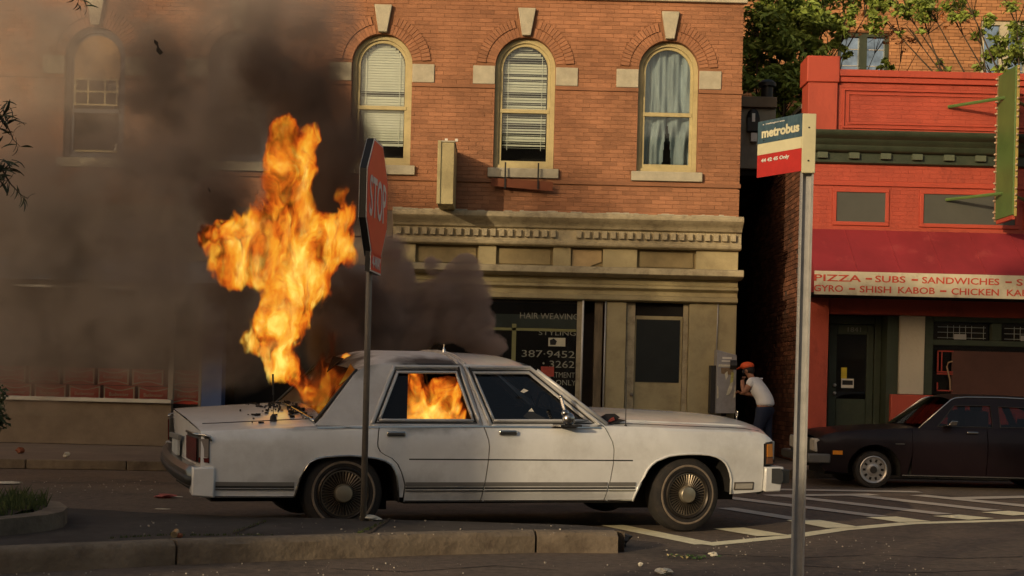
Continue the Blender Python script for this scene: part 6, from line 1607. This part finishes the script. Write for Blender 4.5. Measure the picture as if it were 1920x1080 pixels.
# ================================================================== FIRE AND SMOKE
def volume_hull(name, blobs, voxel, grow=1.0):
    mb = MB()
    for (c, r_) in blobs: mb.ball(c, tuple(q * grow for q in r_) if isinstance(r_, tuple) else r_ * grow, 16, 10)
    me = mb.mesh(name); o = bpy.data.objects.new(name, me); C.objects.link(o)
    md = o.modifiers.new('r', 'REMESH'); md.mode = 'VOXEL'; md.voxel_size = voxel
    dg = bpy.context.evaluated_depsgraph_get(); nm = bpy.data.meshes.new_from_object(o.evaluated_get(dg)); bpy.data.objects.remove(o); nm.name = name
    return nm
def blob_field(nt_, blobs, warp_scale, warp_amt, soft=True, warp_z=1.0):
    """scalar: highest of (1 - distance/radius) over the blobs, in object space with warped coordinates; returns (field, coord)"""
    n, l = nt_.nodes, nt_.links
    tc = n.new('ShaderNodeTexCoord'); co = tc.outputs['Object']
    if warp_amt:
        mp = n.new('ShaderNodeMapping'); mp.inputs['Scale'].default_value = (warp_scale, warp_scale, warp_scale * warp_z); l.new(co, mp.inputs[0])
        nz = n.new('ShaderNodeTexNoise'); nz.inputs['Scale'].default_value = 1; nz.inputs['Detail'].default_value = 3; nz.inputs['Roughness'].default_value = .6; l.new(mp.outputs[0], nz.inputs['Vector'])
        sb = n.new('ShaderNodeVectorMath'); sb.operation = 'SUBTRACT'; sb.inputs[1].default_value = (.5, .5, .5); l.new(nz.outputs['Color'], sb.inputs[0])
        ms_ = n.new('ShaderNodeVectorMath'); ms_.operation = 'SCALE'; ms_.inputs['Scale'].default_value = warp_amt; l.new(sb.outputs[0], ms_.inputs[0])
        ad = n.new('ShaderNodeVectorMath'); ad.operation = 'ADD'; l.new(co, ad.inputs[0]); l.new(ms_.outputs[0], ad.inputs[1]); cw = ad.outputs[0]
    else: cw = co
    acc = None
    for b_ in blobs:
        c, r_, s_ = b_; r3 = r_ if isinstance(r_, tuple) else (r_, r_, r_)
        sb = n.new('ShaderNodeVectorMath'); sb.operation = 'SUBTRACT'; sb.inputs[1].default_value = c; l.new(cw, sb.inputs[0])
        dv = n.new('ShaderNodeVectorMath'); dv.operation = 'DIVIDE'; dv.inputs[1].default_value = r3; l.new(sb.outputs[0], dv.inputs[0])
        dt = n.new('ShaderNodeVectorMath'); dt.operation = 'LENGTH'; l.new(dv.outputs[0], dt.inputs[0])
        mr = n.new('ShaderNodeMapRange'); mr.interpolation_type = 'SMOOTHSTEP' if soft else 'LINEAR'; mr.inputs[1].default_value = 1; mr.inputs[2].default_value = 0; mr.inputs[3].default_value = 0; mr.inputs[4].default_value = s_
        l.new(dt.outputs['Value'], mr.inputs[0])
        if acc is None: acc = mr.outputs[0]
        else:
            m_ = n.new('ShaderNodeMath'); m_.operation = 'ADD' if soft else 'MAXIMUM'; l.new(acc, m_.inputs[0]); l.new(mr.outputs[0], m_.inputs[1]); acc = m_.outputs[0]
    return acc, cw, co
def smoke(name, label, blobs, col, dmul, nscale, lo, hi, warp=.35, wscale=1.2, sharp=False, voxel=.14, aniso=.0):
    bl = [(tuple(P(px, py, Y)), tuple(q for q in r_) if isinstance(r_, tuple) else r_, d_) for px, py, Y, r_, d_ in blobs]
    base = Vector(bl[0][0]); bl = [((Vector(c) - base)[:], r_, d_) for c, r_, d_ in bl]
    me = volume_hull(name, [(c, r_) for c, r_, d_ in bl], voxel)
    o = bpy.data.objects.new(name, me); link(o); o.location = base
    m = bpy.data.materials.new(name + '_volume'); m.use_nodes = True; nt_ = m.node_tree; n, l = nt_.nodes, nt_.links
    n.remove(n['Principled BSDF'])
    f, cw, co = blob_field(nt_, bl, wscale, warp)
    nz = n.new('ShaderNodeTexNoise'); nz.inputs['Scale'].default_value = nscale; nz.inputs['Detail'].default_value = 4; nz.inputs['Roughness'].default_value = .62; nz.inputs['Distortion'].default_value = .25
    l.new(cw, nz.inputs['Vector'])
    if sharp:                                               # billows: field minus noise, steep edge
        ad = n.new('ShaderNodeMath'); ad.operation = 'MULTIPLY_ADD'; ad.inputs[1].default_value = -1.15; l.new(nz.outputs[0], ad.inputs[0]); l.new(f, ad.inputs[2])
        mr = n.new('ShaderNodeMapRange'); mr.inputs[1].default_value = lo; mr.inputs[2].default_value = hi; mr.inputs[3].default_value = 0; mr.inputs[4].default_value = dmul; l.new(ad.outputs[0], mr.inputs[0]); d_ = mr.outputs[0]
    else:
        mr = n.new('ShaderNodeMapRange'); mr.inputs[1].default_value = lo; mr.inputs[2].default_value = hi; mr.inputs[3].default_value = .12; mr.inputs[4].default_value = 1.5; l.new(nz.outputs[0], mr.inputs[0])
        ml = n.new('ShaderNodeMath'); ml.operation = 'MULTIPLY'; l.new(mr.outputs[0], ml.inputs[0]); l.new(f, ml.inputs[1])
        m2 = n.new('ShaderNodeMath'); m2.operation = 'MULTIPLY'; m2.inputs[1].default_value = dmul; l.new(ml.outputs[0], m2.inputs[0]); d_ = m2.outputs[0]
    v = n.new('ShaderNodeVolumePrincipled'); v.inputs['Color'].default_value = (*col, 1); v.inputs['Anisotropy'].default_value = aniso
    l.new(d_, v.inputs['Density']); l.new(v.outputs[0], n['Material Output'].inputs['Volume'])
    me.materials.append(m); tag(o, label, 'smoke', kind='stuff'); return o
def fire(name, label, blobs, a, voxel=.06, nscale=5.5, warp=.30, wsc=3.2, zst=.45, emis=1.0, cut=(.28, .44), amp=.9, core=.9, toff=.17):
    bl = [(tuple(P(px, py, Y)) if not local else (px, py, Y), r_, d_) for px, py, Y, r_, d_, local in blobs]
    base = Vector(bl[0][0]); bl = [((Vector(c) - base)[:], r_, d_) for c, r_, d_ in bl]
    me = volume_hull(name, [(c, r_) for c, r_, d_ in bl], voxel, 1.12)
    o = bpy.data.objects.new(name, me); link(o); o.location = base
    m = bpy.data.materials.new(name + '_volume'); m.use_nodes = True; nt_ = m.node_tree; n, l = nt_.nodes, nt_.links
    n.remove(n['Principled BSDF']); m.cycles.volume_step_rate = .22
    f, cw, co = blob_field(nt_, bl, wsc, warp, soft=True, warp_z=.6)
    def math_(op, x, y, z=None):
        q = n.new('ShaderNodeMath'); q.operation = op
        for i, v in enumerate((x, y, z)):
            if v is None: continue
            if isinstance(v, (int, float)): q.inputs[i].default_value = v
            else: l.new(v, q.inputs[i])
        return q.outputs[0]
    mp = n.new('ShaderNodeMapping'); mp.inputs['Scale'].default_value = (1, 1, zst); l.new(cw, mp.inputs[0])
    def noise_(sc_, det, dist, rough=.6):
        q = n.new('ShaderNodeTexNoise'); q.inputs['Scale'].default_value = sc_; q.inputs['Detail'].default_value = det; q.inputs['Roughness'].default_value = rough; q.inputs['Distortion'].default_value = dist; l.new(mp.outputs[0], q.inputs['Vector']); return q.outputs[0]
    n1 = noise_(nscale, 5, .9)
    fc = math_('MINIMUM', f, 1.05)
    val = math_('MULTIPLY_ADD', math_('SUBTRACT', n1, .5), amp * 2, fc)          # field plus turbulence
    dr_ = n.new('ShaderNodeMapRange'); dr_.interpolation_type = 'SMOOTHSTEP'; dr_.inputs[1].default_value = cut[0]; dr_.inputs[2].default_value = cut[1]; dr_.inputs[3].default_value = 0; dr_.inputs[4].default_value = a; l.new(val, dr_.inputs[0])
    n2 = noise_(nscale * 1.15, 7, 1.5, .62)
    n3 = noise_(nscale * .5, 3, .6)
    t = math_('MULTIPLY_ADD', math_('SUBTRACT', n2, .5), 2.8, math_('MULTIPLY', math_('SUBTRACT', val, cut[0]), core))
    t = math_('MULTIPLY_ADD', math_('SUBTRACT', n3, .5), 2.4, t)
    cr = n.new('ShaderNodeValToRGB'); e = cr.color_ramp.elements
    e[0].position = .0; e[0].color = (.03, .005, .001, 1); e[1].position = 1.0; e[1].color = (.95, .66, .13, 1)
    for p_, c_ in ((.14, (.22, .026, .003, 1)), (.30, (.52, .085, .006, 1)), (.48, (.64, .19, .011, 1)), (.72, (.72, .34, .022, 1))):
        q = e.new(p_); q.color = c_
    l.new(math_('ADD', t, toff), cr.inputs[0])
    em = n.new('ShaderNodeEmission'); l.new(cr.outputs[0], em.inputs[0]); l.new(math_('MULTIPLY', dr_.outputs[0], emis), em.inputs[1])
    ab = n.new('ShaderNodeVolumeAbsorption'); ab.inputs[0].default_value = (0, 0, 0, 1); l.new(dr_.outputs[0], ab.inputs['Density'])
    ad = n.new('ShaderNodeAddShader'); l.new(em.outputs[0], ad.inputs[0]); l.new(ab.outputs[0], ad.inputs[1]); l.new(ad.outputs[0], n['Material Output'].inputs['Volume'])
    me.materials.append(m); tag(o, label, 'flames', kind='stuff'); return o
FYY = 12.1
def FB(px, py, rx, ry, d_=1.0, Y=FYY, rd=None): s_ = F_PX / Y; return (px, py, Y, (rx / s_, (rd or min(rx, ry)) / s_, ry / s_), d_, False)
fire('flames', 'tall orange and yellow flames leaping from the rear window of the white sedan', [
    FB(555, 480, 92, 140, 1.0), FB(538, 300, 60, 100, .95), FB(575, 330, 42, 110, .75), FB(530, 400, 78, 95, .95), FB(470, 450, 90, 72, .92), FB(425, 440, 60, 44, .85), FB(425, 505, 48, 56, .85), FB(475, 510, 60, 50, .7),
    FB(620, 430, 66, 62, .85), FB(655, 470, 40, 58, .85), FB(655, 398, 42, 34, .75), FB(600, 510, 50, 70, .7),
    FB(500, 615, 62, 80, 1.0), FB(485, 640, 40, 40, .8), FB(545, 590, 75, 90, .8), FB(530, 680, 45, 70, .95), FB(560, 710, 38, 50, .8), FB(575, 740, 26, 38, .85), FB(655, 672, 26, 18, 1.2, 11.95), FB(590, 250, 34, 36, .55), FB(540, 240, 26, 40, .65), FB(640, 360, 20, 45, .5), FB(395, 460, 30, 40, .5)],
    26.0, emis=1.42, nscale=4.6, warp=.36, amp=.70, cut=(.32, .60), core=1.0)
fire('dull_flames', 'dull dark-red flames and embers at the sill of the rear window of the sedan', [
    FB(615, 690, 48, 62, .9), FB(600, 740, 40, 40, .9), FB(640, 720, 40, 36, .8), FB(580, 765, 28, 20, .7), FB(625, 630, 36, 50, .7)],
    12.0, emis=.9, nscale=6, warp=.30, amp=.8, cut=(.46, .72), core=.5, toff=-.22)
cabin = car.matrix_basis
def inC(u, v, z): return (Matrix.Translation(org) @ Matrix.Rotation(TH, 4, 'Z')) @ Vector((u, v, z))
cf = []
for u, v, z, r_, d_ in ((.78, -.56, 1.00, (.30, .15, .26), 1.1), (.62, -.56, 1.12, (.14, .13, .20), .95), (.93, -.56, 1.08, (.15, .13, .26), 1.0), (.76, -.56, .92, (.34, .15, .16), 1.2), (.90, -.56, 1.20, (.18, .13, .10), .8), (.66, -.56, 1.22, (.12, .12, .08), .6), (1.0, -.56, .95, (.12, .12, .14), 1.0)):
    p = inC(u, v, z); cf.append((p.x, p.y, p.z, r_, d_, True))
fire('cabin_flames', 'yellow flames filling the broken rear door window of the white sedan', cf, 36.0, voxel=.04, nscale=7, warp=.14, zst=.8, emis=1.5, amp=.40, cut=(.26, .40), core=.8)
smoke('black_smoke', 'dense brown-black smoke column billowing up around the flames', [
    (620, 330, 13.2, (.55, .5, .75), 1.5), (640, 560, 13.0, (.50, .45, .55), 1.1), (628, 655, 12.45, (.32, .26, .36), 2.2), (655, 735, 12.6, (.2, .2, .2), 1.5), (580, 190, 13.6, (.62, .5, .6), 1.15), (650, 250, 13.5, (.35, .4, .4), 1.0),
    (430, 380, 13.6, (.42, .4, .5), .9), (430, 540, 13.4, (.40, .4, .45), .7), (430, 650, 13.3, (.45, .4, .40), .5), (510, 130, 13.8, (.5, .5, .5), .6), (700, 380, 13.5, (.25, .3, .35), .6), (690, 600, 13.2, (.4, .4, .5), .9)],
    (.24, .18, .15), 13, 2.6, .37, .63, warp=.55)
smoke('grey_smoke', 'grey-brown smoke spreading up and left of the burning sedan over the second arched window', [
    (450, 200, 14.2, (.7, .6, .7), 1.0), (500, 60, 14.4, (.9, .6, .7), .75), (410, -30, 14.8, (.9, .6, .7), .6), (330, 150, 14.8, (.8, .6, .8), 1.1), (270, 110, 14.9, (.6, .6, .7), .8), (250, 20, 14.9, (.6, .6, .5), .4), (300, 480, 14.4, (.8, .5, .6), .7), (350, 320, 14.4, (.7, .6, .6), .9), (600, 40, 14.2, (.5, .5, .5), .6), (250, 300, 14.8, (.7, .6, .6), .5)],
    (.46, .385, .335), 5.6, 3.4, .37, .63, warp=.75)
smoke('brown_haze', 'thin brown smoke drifting over the left half of the street and facade', [
    (200, 480, 16.5, (1.9, 1.3, 1.5), .55), (40, 380, 16.5, (1.6, 1.3, 1.7), .5), (330, 330, 16.5, (1.4, 1.2, 1.6), .5), (60, 640, 16.5, (1.8, 1.2, .9), .5), (330, 620, 16, (1.5, 1.0, .9), .55), (450, 180, 16.5, (1.2, 1.0, 1.2), .35), (120, 130, 16.8, (1.3, 1.0, 1.2), .42), (20, 30, 16.8, (1.0, 1.0, 1.2), .34), (480, 20, 16.8, (1.2, 1.0, 1.0), .3), (560, 520, 16.2, (1.3, .9, 1.2), .4)],
    (.68, .59, .51), 6.8, 2.4, .36, .66, warp=.8, wscale=1.1, voxel=.25)
smoke('puffing_smoke', 'brown-mauve smoke cloud with crisp edges rising behind the sedan roof', [
    (760, 600, 14.6, (.62, .5, .55), 2.4), (730, 470, 14.8, (.4, .4, .4), 1.2), (840, 560, 14.6, (.42, .4, .42), 2.2), (880, 620, 14.6, (.42, .4, .30), 2.2), (920, 655, 14.6, (.26, .3, .20), 2.0), (868, 500, 14.6, (.26, .24, .28), 2.1), (900, 560, 14.6, (.30, .3, .36), 2.0), (740, 520, 14.6, (.36, .4, .30), 1.5), (700, 620, 14.4, (.45, .4, .5), 2.0), (805, 490, 14.6, (.22, .3, .18), 1.3)],
    (.62, .47, .40), 12.0, 3.6, .16, .42, warp=.34, wscale=2.6, sharp=True)
